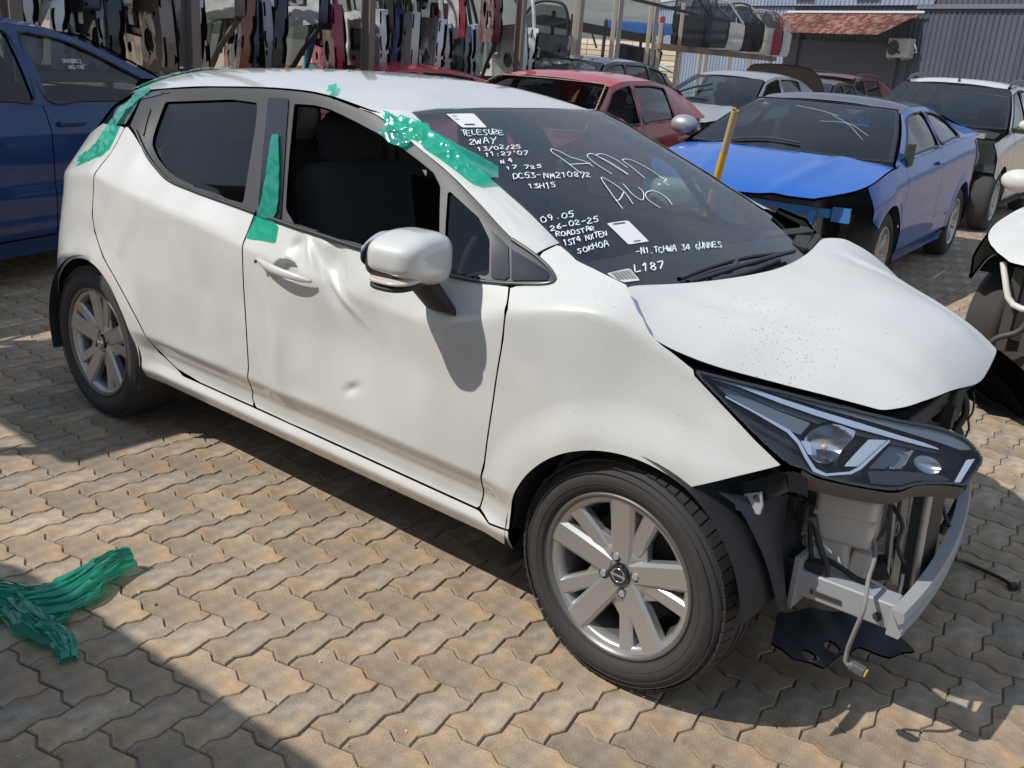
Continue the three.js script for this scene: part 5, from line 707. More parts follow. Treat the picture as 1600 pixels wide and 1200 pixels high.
  if (!o.noHood) {
    const bw = (x) => { const a = x > aF ? aF + arcF * (2 / Math.PI) * Math.asin(clamp(Math.pow((x - aF) / o.Cf, 1 / 0.85))) : x; return W * 0.925 * plan(a)[1]; };
    const hp = [[xA + 0.13, 0], [xA + 0.10, W * 0.55], [xA + 0.02, W * 0.9], ...run(xA + 0.05, xf - 0.08, 14, bw), [xf - 0.05, 0.25], [xf - 0.03, 0]]; const hpoly = [...hp, ...hp.slice(1, -1).reverse().map(([x, z]) => [x, -z])];
    const g = panel(mapTop(hY), hpoly, h, { flip: true, skirt: 0.02 }); const b = part(root, 'bonnet', g, opt.hoodMat ?? body);
    if (o.openHood) { b.geometry.translate(-xA - 0.1, -yC, 0); b.position.set(xA + 0.1, yC, 0); b.rotation.z = o.openHood; }
  }
  part(root, 'cowl', panel((x, z) => [x, Math.min(wY(x, z), hY(x, z)) - 0.02, z], [[xA - 0.02, -W * 0.86], [xA - 0.02, W * 0.86], [xA + 0.16, W * 0.8], [xA + 0.2, 0], [xA + 0.16, -W * 0.8]], 0.05, { flip: true }), M.black);
  part(root, 'wiper', [tube([[xA + 0.05, wY(xA + 0.05, 0.55) + 0.02, 0.55], [xA - 0.02, wY(xA - 0.02, 0.2) + 0.02, 0.2], [xA + 0.0, wY(xA, -0.1) + 0.02, -0.1]], 0.009, 5)], M.black);
  // cabin and underside
  part(root, 'floor_pan', [bx(o.wb - 0.75, 0.2, W * 1.7, 0, 0.31, 0), bx(0.6, 0.45, 1.1, -o.wb / 2, 0.5, 0), bx(0.08, 0.6, W * 1.6, xA - 0.1, 0.62, 0)], M.under);
  part(root, 'engine', [rbx(0.5, 0.4, 0.9, 0.05, o.wb / 2, 0.5, 0), rbx(0.2, 0.3, 1.1, 0.03, xf - 0.35, 0.5, 0)], M.block);
  part(root, 'dashboard', rbx(0.4, 0.25, W * 1.6, 0.06, xA - 0.35, 0.82, 0), M.seat);
  for (const z of [0.36, -0.36]) part(root, 'front_seat', [rbx(0.5, 0.16, 0.5, 0.06, xA - 1.0, 0.55, z), rbx(0.15, 0.6, 0.47, 0.06, xA - 1.28, 0.85, z, 0, 0, 0.2), rbx(0.09, 0.17, 0.26, 0.04, xA - 1.36, 1.22, z, 0, 0, 0.15)], o.seatMat ?? M.seat2);
  part(root, 'rear_seat', [rbx(0.15, 0.6, W * 1.4, 0.06, -o.wb / 2 + 0.35, 0.82, 0, 0, 0, 0.25)], o.seatMat ?? M.seat2);
  if (o.rails) for (const s of [1, -1]) { const c = [[0.15, 0.0], [0.02, 0.035], [-0.5, 0.05], [-1.1, 0.035], [-1.25, 0.0]].map(([x, d]) => [x, railY(x) + 0.02 + d, s * (railZ(x) - 0.04)]); part(root, 'roof_rail', [tube(c, 0.02, 8, 40)], M.rail); }
  if (o.aerial) part(root, 'aerial', [cyl(0.004, 0.022, 0.07, 10, 0.1, roofL(0.1) + 0.03, 0)], M.black);
  return { root, hY, wY, gz, mS, mG, belt, o, xf, aF, plan };
}
Object.assign(M, {
  lampDark: phy({ color: lin(0.12, 0.13, 0.14), roughness: 0.15, clearcoat: 1, clearcoatRoughness: 0.05 }), tail: phy({ color: lin(0.25, 0.01, 0.012), roughness: 0.2, clearcoat: 1 }),
  tint2: phy({ color: lin(0.30, 0.34, 0.34), transmission: 1, thickness: 0, roughness: 0.03, ior: 1.5 }), glass2: phy({ color: lin(0.62, 0.68, 0.67), transmission: 1, thickness: 0, roughness: 0.04, ior: 1.5 }),
  seat2: std({ color: lin(0.05, 0.05, 0.052), roughness: 0.95 }), rail: std({ color: lin(0.08), roughness: 0.4, metalness: 0.4 }),
});
const P = { blue: paint(0.023, 0.125, 0.48, 0.35, 0, 0.65), navy: paint(0.004, 0.035, 0.145, 0.35, 0), red: paint(0.42, 0.02, 0.026), red2: paint(0.45, 0.035, 0.04, 0.45), maroon: paint(0.17, 0.012, 0.025), silver: paint(0.42, 0.43, 0.44, 0.4, 0.5), white: paint(0.68, 0.67, 0.63), char: paint(0.022, 0.023, 0.026, 0.4, 0.2), dkroof: paint(0.03, 0.034, 0.055, 0.35, 0.2) };
const ROW = 'cars parked in rows behind the white hatchback';
// blue coupe with its front stripped
const coupe = genCar('blue_coupe', 'bright blue three door coupe with black roof and its front bumper and lamps missing', ROW, [-0.912, 0, -5.696], -1.487, P.blue, { L: 4.3, W: 0.90, wb: 2.64, fo: 0.86, ro: 0.8, cowl: [1.15, 0.98], wsTop: [0.32, 1.355], roof: [[0.32, 1.355], [0, 1.405], [-0.4, 1.405], [-0.9, 1.37], [-1.42, 1.29]], tailTop: [-1.95, 1.12], beltF: 0.96, beltR: 1.10, wr: 0.66, doors: 3, pillars: [-0.25, -0.25], quarter: -1.05, stripFront: true, roofMat: P.dkroof, Rw: 0.325, h: 0.022, noMirror: true, lampMat: M.dark });
{
  const r = coupe.root, inner = paint(0.05, 0.20, 0.52, 0.5), fx = coupe.xf;
  part(r, 'slam_panel', [bx(0.06, 0.06, 1.3, fx - 0.24, 0.66, 0), bx(0.08, 0.05, 1.25, fx - 0.2, 0.36, 0)], inner);
  for (const s of [1, -1]) { part(r, 'front_upright', [bx(0.08, 0.36, 0.05, fx - 0.22, 0.50, s * 0.50, s * 0.25, 0, 0), bx(0.03, 0.10, 0.12, fx - 0.24, 0.66, s * 0.72), bx(0.04, 0.05, 0.14, fx - 0.22, 0.42, s * 0.58)], inner); part(r, 'tow_eye', T(new THREE.TorusGeometry(0.035, 0.010, 8, 20), fx - 0.16, 0.43, s * 0.62, 0, 0.6, 0), rimGrey); }
  part(r, 'wiring', [tube([[fx - 0.25, 0.72, -0.2], [fx - 0.2, 0.62, -0.26], [fx - 0.2, 0.56, -0.36], [fx - 0.22, 0.62, -0.42]], 0.010, 6)], std({ color: lin(0.35, 0.12, 0.09), roughness: 0.6 }));
  { const mg = new THREE.Group(); mg.name = 'door_mirror'; r.add(mg); part(mg, 'mirror_shell', T(new THREE.SphereGeometry(1, 24, 16).scale(0.09, 0.08, 0.12), 0.92, 1.07, 0.98), P.silver); part(mg, 'mirror_foot', bx(0.06, 0.05, 0.16, 0.92, 1.01, 0.86), M.black); }
  part(r, 'mirror_stub', [bx(0.10, 0.16, 0.04, 0.86, 1.03, -0.85, 0, 0, 0)], M.black);
  part(r, 'screen_cracks', [[[0.75, -0.1], [0.72, -0.3], [0.86, -0.52]], [[0.62, -0.15], [0.74, -0.32], [0.93, -0.5]], [[0.5, 0.2], [0.55, 0.0], [0.62, -0.2]]].map((L) => tube(L.map(([x, z]) => [x, coupe.wY(x, z) + 0.003, z]), 0.0011, 4)), std({ color: lin(0.6), roughness: 0.6 }));
}
genCar('red_hatchback', 'red hatchback with its windscreen gone, beside the blue coupe', ROW, [-3.457, -0.05, -5.195], -1.438, P.red, { noScreen: true, screenFrame: std({ color: lin(0.28, 0.2, 0.13), roughness: 0.8 }), wsTop: [0.25, 1.40], cowl: [0.98, 0.96], beltR: 1.05, frameMat: null ?? P.red, h: 0.028, open: [0] });
genCar('red_hatchback', 'faded red hatchback low on its wheels under the hanging doors', ROW, [-6.237, -0.13, -5.138], -1.57, P.red2, { doors: 3, pillars: [-0.2, -0.2], quarter: -1.25, wr: 0.72 });
genCar('black_people_carrier', 'black people carrier with dusty roof behind the red hatchback', ROW, [-6.788, -0.05, -10.182], -1.452, P.char, { wb: 2.7, cowl: [1.25, 1.05], wsTop: [0.45, 1.54], roof: [[0.45, 1.54], [0, 1.60], [-0.7, 1.60], [-1.4, 1.55], [-1.85, 1.44]], tailTop: [-2.0, 1.08], ro: 0.75, beltF: 1.02, beltR: 1.1, quarter: -1.65 });
const silv = genCar('silver_hatchback', 'silver hatchback with open front window, dark wiper across its screen and missing bumper', ROW, [-5.2, 0, -12.3], -1.55, P.silver, { stripFront: true, wsTop: [0.3, 1.42], roof: [[0.3, 1.42], [-0.1, 1.50], [-0.6, 1.51], [-1.1, 1.47], [-1.5, 1.39]], open: [0] });
part(silv.root, 'wiper', [tube([[1.02, silv.wY(1.02, 0.62) + 0.03, 0.62], [0.86, silv.wY(0.86, 0.35) + 0.05, 0.35], [0.72, silv.wY(0.72, 0.08) + 0.05, 0.08]], 0.018, 6)], M.black);
const suv = genCar('white_suv', 'white SUV with black roof rails and exposed engine bay', ROW, [-1.308, 0, -10.582], -1.499, P.white, { W: 0.9, wb: 2.67, cowl: [1.05, 1.10], wsTop: [0.22, 1.57], roof: [[0.22, 1.57], [-0.2, 1.63], [-0.8, 1.63], [-1.3, 1.58], [-1.7, 1.5]], tailTop: [-1.95, 1.15], beltF: 1.08, beltR: 1.16, hoodF: 0.9, rails: true, aerial: true, noHood: true, stripFront: true, Rw: 0.34, clad: M.trim });
genCar('maroon_suv', 'dark maroon SUV with roof rails and no windscreen near the awning', ROW, [-6.4, -0.03, -19.2], -1.62, P.maroon, { W: 0.89, wb: 2.67, cowl: [1.05, 1.10], wsTop: [0.22, 1.55], roof: [[0.22, 1.55], [-0.2, 1.61], [-0.8, 1.61], [-1.3, 1.56], [-1.7, 1.48]], tailTop: [-1.95, 1.15], beltF: 1.06, beltR: 1.14, rails: true, noScreen: true, h: 0.05, open: [0] });

// ---------- more cars ----------
const hatch = genCar('navy_hatchback', 'dark blue hatchback with white marker writing on its front window', ROW, [-4.275, 0, -0.026], 1.86, P.navy, { cowl: [1.2, 1.05], wsTop: [0.30, 1.47], roof: [[0.30, 1.47], [0, 1.525], [-0.6, 1.54], [-1.1, 1.50], [-1.5, 1.42]], beltF: 1.03, beltR: 1.06, pillars: [-0.18, -1.05], Rw: 0.33, h: 0.022, wr: 0.72 });
{
  const cv = document.createElement('canvas'); cv.width = 512; cv.height = 160; const c = cv.getContext('2d'); c.clearRect(0, 0, 512, 160); c.fillStyle = 'rgba(220,226,226,0.9)'; c.font = 'italic 70px sans-serif'; c.fillText('SANDERO 2', 20, 66); c.fillText('ARG 1169', 90, 145);
  const t = new THREE.CanvasTexture(cv); t.colorSpace = THREE.SRGBColorSpace; const g = panel((x, y) => [x, y, hatch.gz(x, y) + 0.004], [[0.06, 1.24], [0.28, 1.24], [0.28, 1.31], [0.06, 1.31]], 0.02, { skirt: 0 }), uv = g.attributes.uv; for (let i = 0; i < uv.count; i++) uv.setXY(i, (uv.getX(i) - 0.06) / 0.22, (uv.getY(i) - 1.24) / 0.07);
  part(hatch.root, 'marker_writing', g, std({ map: t, transparent: true, alphaTest: 0.3, roughness: 0.8 }));
}
solo('black_plastic_tray', [rbx(0.7, 0.16, 0.5, 0.05, -3.95, 1.63, 0.62, 0, 1.86, 0.05), rbx(0.5, 0.05, 0.4, 0.02, -3.95, 1.55, 0.62, 0, 1.86, 0)], M.trim, 'black plastic trim box lying on the dark blue roof', 'trim part');
// white car at the edge, front stripped
const wc2 = genCar('white_sedan', 'white car with stripped front and dangling wires next to the coupe', ROW, [2.091, 0, -4.382], -1.674, P.white, { stripFront: true, noHood: false, h: 0.025, wsTop: [0.2, 1.38] });
{
  const r = wc2.root, x = wc2.xf - 0.2, bl = std({ color: lin(0.05, 0.045, 0.04), roughness: 0.6 }), wt = std({ color: lin(0.6, 0.58, 0.54), roughness: 0.4 });
  part(r, 'radiator_frame', [bx(0.05, 0.5, 0.05, x, 0.52, 0.52), bx(0.05, 0.06, 1.1, x, 0.77, 0), bx(0.05, 0.05, 1.1, x, 0.28, 0), bx(0.03, 0.44, 0.9, x - 0.04, 0.52, 0)], bl);
  part(r, 'white_pipe', [tube([[x + 0.03, 0.74, 0.60], [x + 0.06, 0.66, 0.56], [x + 0.08, 0.56, 0.50], [x + 0.09, 0.55, 0.30], [x + 0.09, 0.55, -0.4]], 0.016, 8)], wt);
  part(r, 'condenser', [bx(0.02, 0.3, 0.8, x + 0.03, 0.62, 0)], std({ color: lin(0.4), metalness: 0.7, roughness: 0.4 }));
  for (const L of [[[x + 0.1, 0.62, 0.38], [x + 0.12, 0.45, 0.42], [x + 0.14, 0.38, 0.52], [x + 0.14, 0.26, 0.58]], [[x + 0.1, 0.6, 0.34], [x + 0.12, 0.4, 0.33], [x + 0.16, 0.2, 0.36], [x + 0.18, 0.12, 0.34]], [[x + 0.1, 0.5, 0.30], [x + 0.15, 0.3, 0.32], [x + 0.2, 0.1, 0.30]]]) part(r, 'dangling_wire', [tube(L, 0.016, 6)], bl);
  part(r, 'steering_rack', [rbx(0.16, 0.12, 0.5, 0.03, x + 0.1, 0.16, 0.36), cyl(0.05, 0.05, 0.14, 16, x + 0.12, 0.24, 0.52, 1.57), cyl(0.035, 0.035, 0.3, 12, x + 0.16, 0.12, 0.40, 1.3, 0, 0.3)], bl);
}
// bits inside the stripped SUV nose
{
  const r = suv.root, x = suv.xf, gr = std({ color: lin(0.34, 0.33, 0.31), metalness: 0.3, roughness: 0.55 }), dk = std({ color: lin(0.05, 0.048, 0.045), roughness: 0.6 });
  part(r, 'slam_panel', [bx(0.08, 0.05, 1.3, 1.36, 1.03, 0), bx(0.3, 0.03, 1.2, 1.22, 1.02, 0)], gr);
  part(r, 'engine_cover', [rbx(0.4, 0.12, 0.5, 0.03, 1.5, 0.86, -0.2, 0.1, 0.1, 0), rbx(0.25, 0.16, 0.3, 0.03, 1.55, 0.78, -0.5), rbx(0.3, 0.1, 0.3, 0.03, 1.5, 0.84, 0.3)], gr);
  part(r, 'intake_hose', [T(new THREE.TorusGeometry(0.12, 0.035, 8, 24), 1.72, 0.72, -0.35, 0.4, 0.5, 0)], dk);
  part(r, 'strut', [bx(0.12, 0.5, 0.12, 1.6, 0.45, -0.55, 0.15, 0, 0), bx(0.08, 0.1, 1.2, 1.8, 0.5, 0), bx(0.3, 0.08, 0.2, 1.55, 0.3, -0.5), cyl(0.16, 0.16, 0.04, 24, 1.335, 0.34, -0.74, 1.57)], gr);
}
genCar('red_hatchback', 'bright red car roof standing close to the dark workshop wall', ROW, [-2.6, 0, -16.6], -1.55, P.red, { h: 0.05, roof: [[0.28, 1.42], [-0.1, 1.50], [-0.6, 1.51], [-1.1, 1.48], [-1.5, 1.4]], wsTop: [0.28, 1.42], noMirror: true });
const hoodUp = atDepth(1232, 72, 18.5); genCar('black_saloon', 'black car with raised bonnet behind the silver hatchback', ROW, [hoodUp.x - 0.106, 0, hoodUp.z - 1.5], -1.5, P.char, { h: 0.05, openHood: 1.1, noMirror: true, hoodMat: std({ color: lin(0.10, 0.085, 0.075), roughness: 0.7 }) });
genCar('silver_estate', 'silver estate with chrome roof rails beyond the raised bonnet', ROW, [-8.6, 0, -22.6], -1.55, P.silver, { h: 0.06, rails: true, wsTop: [0.28, 1.5], roof: [[0.28, 1.5], [-0.1, 1.57], [-0.8, 1.58], [-1.4, 1.54], [-1.8, 1.46]], noMirror: true });
// unseen van added outside the frame, sized to throw the shade at the left
genCar('unseen_shade_van', 'unseen tall grey van added on the near side of the white hatchback to cast shade', null, [0.32, 0, 3.82], 0, P.silver, { W: 0.88, wb: 2.9, h: 0.07, cowl: [1.35, 1.15], wsTop: [0.75, 2.08], roof: [[0.75, 2.08], [0.3, 2.18], [-0.5, 2.20], [-1.4, 2.19], [-1.75, 2.16]], tailTop: [-1.92, 1.2], beltF: 1.12, beltR: 1.14, wr: 0.86, ro: 0.5, noMirror: true });

// ---------- car doors on a rack ----------
const inner1 = std({ color: lin(0.52, 0.52, 0.51), metalness: 0.25, roughness: 0.38 });
function doorGeo(w, hp, hw, rake, k) {      // width, panel height, window height
  const out = smoothPoly([[0.04, 0], [w - 0.06, 0.02], [w, 0.18], [w, hp - 0.05], [w - 0.03, hp], [0, hp + 0.03], [0, 0.1]], 60);
  const zf = (x, y) => 0.03 * Math.sin(Math.PI * clamp((y + 0.1) / (hp + 0.2))) - 0.02 * Math.exp(-Math.pow((y - hp * 0.45) / 0.05, 2)) + 0.008 * noise(x * 3, y * 3, k);
  const holes = [circ(w * 0.3, hp * 0.35, 0.11), (x, y) => 0.09 - Math.max(Math.abs(x - w * 0.62) - 0.10, Math.abs(y - hp * 0.55) - 0.03), circ(w * 0.75, hp * 0.22, 0.05), circ(w * 0.12, hp * 0.7, 0.03), circ(w * 0.5, hp * 0.85, 0.025)];
  const skin = panel((x, y) => [x, y, 0.05 + zf(x, y)], out, 0.06, { skirt: 0.04 }), inn = panel((x, y) => [x, y, -0.05 + 0.012 * noise(x * 8, y * 8, k)], out, 0.035, { flip: true, holes, skirt: 0.02 });
  const edge = sheet((x, y) => [x, y, 0], minus(sdf(out), inset(sdf(out), 0.004)), bound(out), 0.02, { skirt: 0 });
  const rim = []; { const c = out.concat([out[0]]), pos = [], idx = []; c.forEach(([x, y], i) => { pos.push(x, y, 0.055, x, y, -0.055); if (i) idx.push(2 * i - 2, 2 * i - 1, 2 * i, 2 * i, 2 * i - 1, 2 * i + 1); }); const g = new THREE.BufferGeometry(); g.setAttribute('position', new THREE.Float32BufferAttribute(pos, 3)); g.setIndex(idx); g.computeVertexNormals(); rim.push(g); }
  const fr = [[0.03, hp, 0.0], [0.05, hp + hw * 0.6, -0.05], [0.14 * w, hp + hw, -0.09], [w * 0.55, hp + hw * 0.97, -0.09], [w - rake, hp + hw * 0.55, -0.06], [w - 0.04, hp, 0.0]];
  const frame = tube(fr, 0.026, 6, 40); frame.scale(1, 1, 1);
  const mid = bar([w * 0.78, hp, 0], [w * 0.74, hp + hw * 0.66, -0.06], 0.02);
  const mech = [bx(w * 0.7, 0.03, 0.03, w * 0.5, hp * 0.7, -0.02, 0, 0, 0.2), bx(0.05, hp * 0.8, 0.02, w * 0.45, hp * 0.5, -0.01, 0, 0, 0.1), bx(w * 0.8, 0.05, 0.03, w * 0.5, hp * 0.42, 0.02), bx(0.12, 0.14, 0.03, w * 0.66, hp * 0.6, -0.03)];
  const glass = panel((x, y) => [x, y, -0.055 * (y - hp) / hw], [[0.05, hp], [0.07, hp + hw * 0.6], [0.15 * w, hp + hw * 0.95], [w * 0.55, hp + hw * 0.92], [w - rake - 0.02, hp + hw * 0.52], [w - 0.06, hp]], 0.08, { skirt: 0 });
  return { skin, inn, rim: merge(rim), frame: merge([frame, mid]), mech: merge(mech), glass };
}
const doorKinds = [doorGeo(1.05, 0.66, 0.46, 0.28, 1.1), doorGeo(0.86, 0.68, 0.44, 0.12, 2.3), doorGeo(1.15, 0.70, 0.42, 0.4, 3.7)];
const railA = V(-5.35, 0, -0.2), railB = V(-7.6, 0, -10.4);      // line of the rack over the ground
const railDir = railB.clone().sub(railA).normalize(), railLen = railA.distanceTo(railB);
const railAt = (px) => { const r = ray(px, 60), c = camera.position; const det = r.x * -railDir.z + railDir.x * r.z; const dx = railA.x - c.x, dz = railA.z - c.z; const s = (r.x * dz - r.z * dx) / (r.z * railDir.x - r.x * railDir.z); return railA.clone().addScaledVector(railDir, s); };
const shelfY = 1.16;
const DG = 'car doors filed upright on the rack';
const DOORS = [   // column of the photograph it stands in, colour, kind, turn, metal side shown, words
  [20, [0.3, 0.3, 0.29], 1, 0.2, 1, 'silver'], [66, [0.5, 0.5, 0.5], 0, 0.15, 1, 'bare silver'], [88, [0.45, 0.46, 0.47], 1, -0.1, 1, 'pale silver'], [116, [0.03, 0.045, 0.07], 2, 0.05, 0, 'slate blue'], [146, [0.012, 0.02, 0.024], 0, 0.3, 0, 'black'], [172, [0.42, 0.47, 0.52], 1, -0.25, 0, 'icy silver'], [198, [0.30, 0.33, 0.36], 0, -0.1, 0, 'grey blue'], [232, [0.16, 0.13, 0.11], 2, 0.35, 0, 'brown grey'], [262, [0.38, 0.37, 0.35], 0, 0.5, 1, 'silver'], [292, [0.34, 0.30, 0.25], 1, 0.2, 0, 'champagne'], [322, [0.10, 0.085, 0.075], 0, 0.4, 1, 'dark bronze'], [345, [0.42, 0.17, 0.05], 1, 0.1, 1, 'copper'], [368, [0.16, 0.06, 0.022], 0, 0.05, 0, 'burnt orange'], [392, [0.014, 0.026, 0.055], 2, -0.15, 0, 'navy'], [414, [0.01, 0.013, 0.02], 0, 0.1, 0, 'black'], [430, [0.32, 0.31, 0.34], 1, -0.3, 0, 'lilac grey'], [462, [0.012, 0.024, 0.05], 0, 0.75, 1, 'navy'], [492, [0.01, 0.10, 0.16], 1, -0.1, 0, 'petrol blue'], [514, [0.24, 0.02, 0.05], 2, 0.1, 0, 'crimson'], [534, [0.10, 0.008, 0.02], 0, -0.2, 0, 'dark crimson'], [566, [0.36, 0.37, 0.37], 1, 0.6, 1, 'silver'], [588, [0.012, 0.012, 0.014], 0, 0.15, 0, 'black'], [604, [0.32, 0.34, 0.30], 2, 0.45, 1, 'grey green'], [620, [0.02, 0.03, 0.10], 1, -0.3, 0, 'dark blue'], [636, [0.01, 0.01, 0.012], 0, 0.0, 0, 'black'], [654, [0.5, 0.52, 0.52], 1, 0.55, 1, 'white'], [680, [0.38, 0.015, 0.03], 0, 0.5, 1, 'bright red'], [696, [0.34, 0.35, 0.37], 1, -0.05, 0, 'grey'], [712, [0.012, 0.05, 0.045], 2, 0.0, 0, 'bottle green'], [728, [0.16, 0.16, 0.16], 0, -0.15, 1, 'gunmetal'], [744, [0.38, 0.46, 0.54], 1, -0.2, 0, 'ice blue'], [764, [0.08, 0.008, 0.016], 0, 0.1, 0, 'maroon'], [790, [0.42, 0.43, 0.44], 2, 0.8, 1, 'silver'], [812, [0.5, 0.5, 0.5], 1, 0.3, 1, 'crumpled silver'], [836, [0.02, 0.022, 0.024], 0, 0.9, 0, 'black'],
];
const doorSeen = {};
DOORS.forEach(([px, c, k, turn, metal, word], n) => {
  const p = railAt(px), g = doorKinds[k], key = word; doorSeen[key] = (doorSeen[key] ?? 0) + 1;
  const prev = n ? DOORS[n - 1][5] : null, next = n < DOORS.length - 1 ? DOORS[n + 1][5] : null;
  const lab = `${word} rack door ${prev ? `after the ${prev} one` : 'at the open end'}${next && prev ? ` and before the ${next} one` : ''}`;
  const base = Math.atan2(-railDir.z, railDir.x) + Math.PI / 2;      // file leaves lie across the rack
  const d = thing('car_door', lab, 'car door', [p.x, shelfY, p.z], Math.atan2(-ray(px, 60).z, ray(px, 60).x) + 0.12 + (n % 4 === 2 ? 1.1 : 0.6) * turn, DG);
  d.rotation.x = rr(-0.10, 0.10); d.rotation.z = rr(-0.08, 0.08); if (n % 5 === 1 || n % 7 === 3) { d.rotation.z += Math.PI; d.position.y += 1.13; }
  const pm = paint(...c.map((v) => Math.min(0.7, v * 1.5 + 0.006)), 0.38, 0.1), im = metal ? inner1 : pm, q = new THREE.Group(); const s = metal ? 1 : -1;
  const add = (nm, geo, m) => { const ms = part(d, nm, geo, m); ms.position.set(-0.55, 0, 0); return ms; };
  add('outer_skin', g.skin, pm); add('inner_panel', g.inn, im); add('door_edge', g.rim, pm); add('window_frame', g.frame, rnd() < 0.5 ? pm : M.trim); add('door_mechanism', g.mech, std({ color: lin(0.2 + 0.2 * rnd()), metalness: 0.6, roughness: 0.45 })); if (n % 3 === 1) add('door_glass', g.glass, M.tint2);
});
{
  const brown = std({ color: lin(0.17, 0.135, 0.115), roughness: 0.75, bumpMap: grit, bumpScale: 0.001 }), rk = thing('door_rack', 'brown steel rack holding a long row of car doors', 'rack');
  for (const px of [-60, 222, 505, 752]) { const p = railAt(px), g = [bx(0.10, 3.2, 0.012, -0.05, 1.6, 0.05), bx(0.10, 3.2, 0.012, -0.05, 1.6, -0.05), bx(0.012, 3.2, 0.10, -0.05, 1.6, 0)]; const m = part(rk, 'post', g, brown); m.position.copy(p).addScaledVector(V(railDir.z, 0, -railDir.x), -0.62); m.rotation.y = Math.atan2(-railDir.z, railDir.x); }
  for (const o of [-0.45, 0.45]) for (const y of [shelfY - 0.05]) { const nrm = V(railDir.z, 0, -railDir.x), a = railA.clone().addScaledVector(railDir, -1).addScaledVector(nrm, o), b = railB.clone().addScaledVector(nrm, o); part(rk, 'shelf_beam', [bar([a.x, y, a.z], [b.x, y, b.z], 0.08, 0.06)], brown); }
  for (const px of [-60, 222, 505, 752]) for (const o of [-0.45, 0.45]) { const p = railAt(px).addScaledVector(V(railDir.z, 0, -railDir.x), o); part(rk, 'leg', [bx(0.07, shelfY - 0.08, 0.07, p.x, (shelfY - 0.08) / 2, p.z)], brown); }
}
{ const p = atDepth(452, 100, 11.5); solo('yellow_panel', rbx(0.9, 0.9, 0.05, 0.02, p.x, 0.75, p.z, 0, 0.6, 0), paint(0.6, 0.3, 0.06), 'yellow orange panel standing behind the rack', 'panel'); }

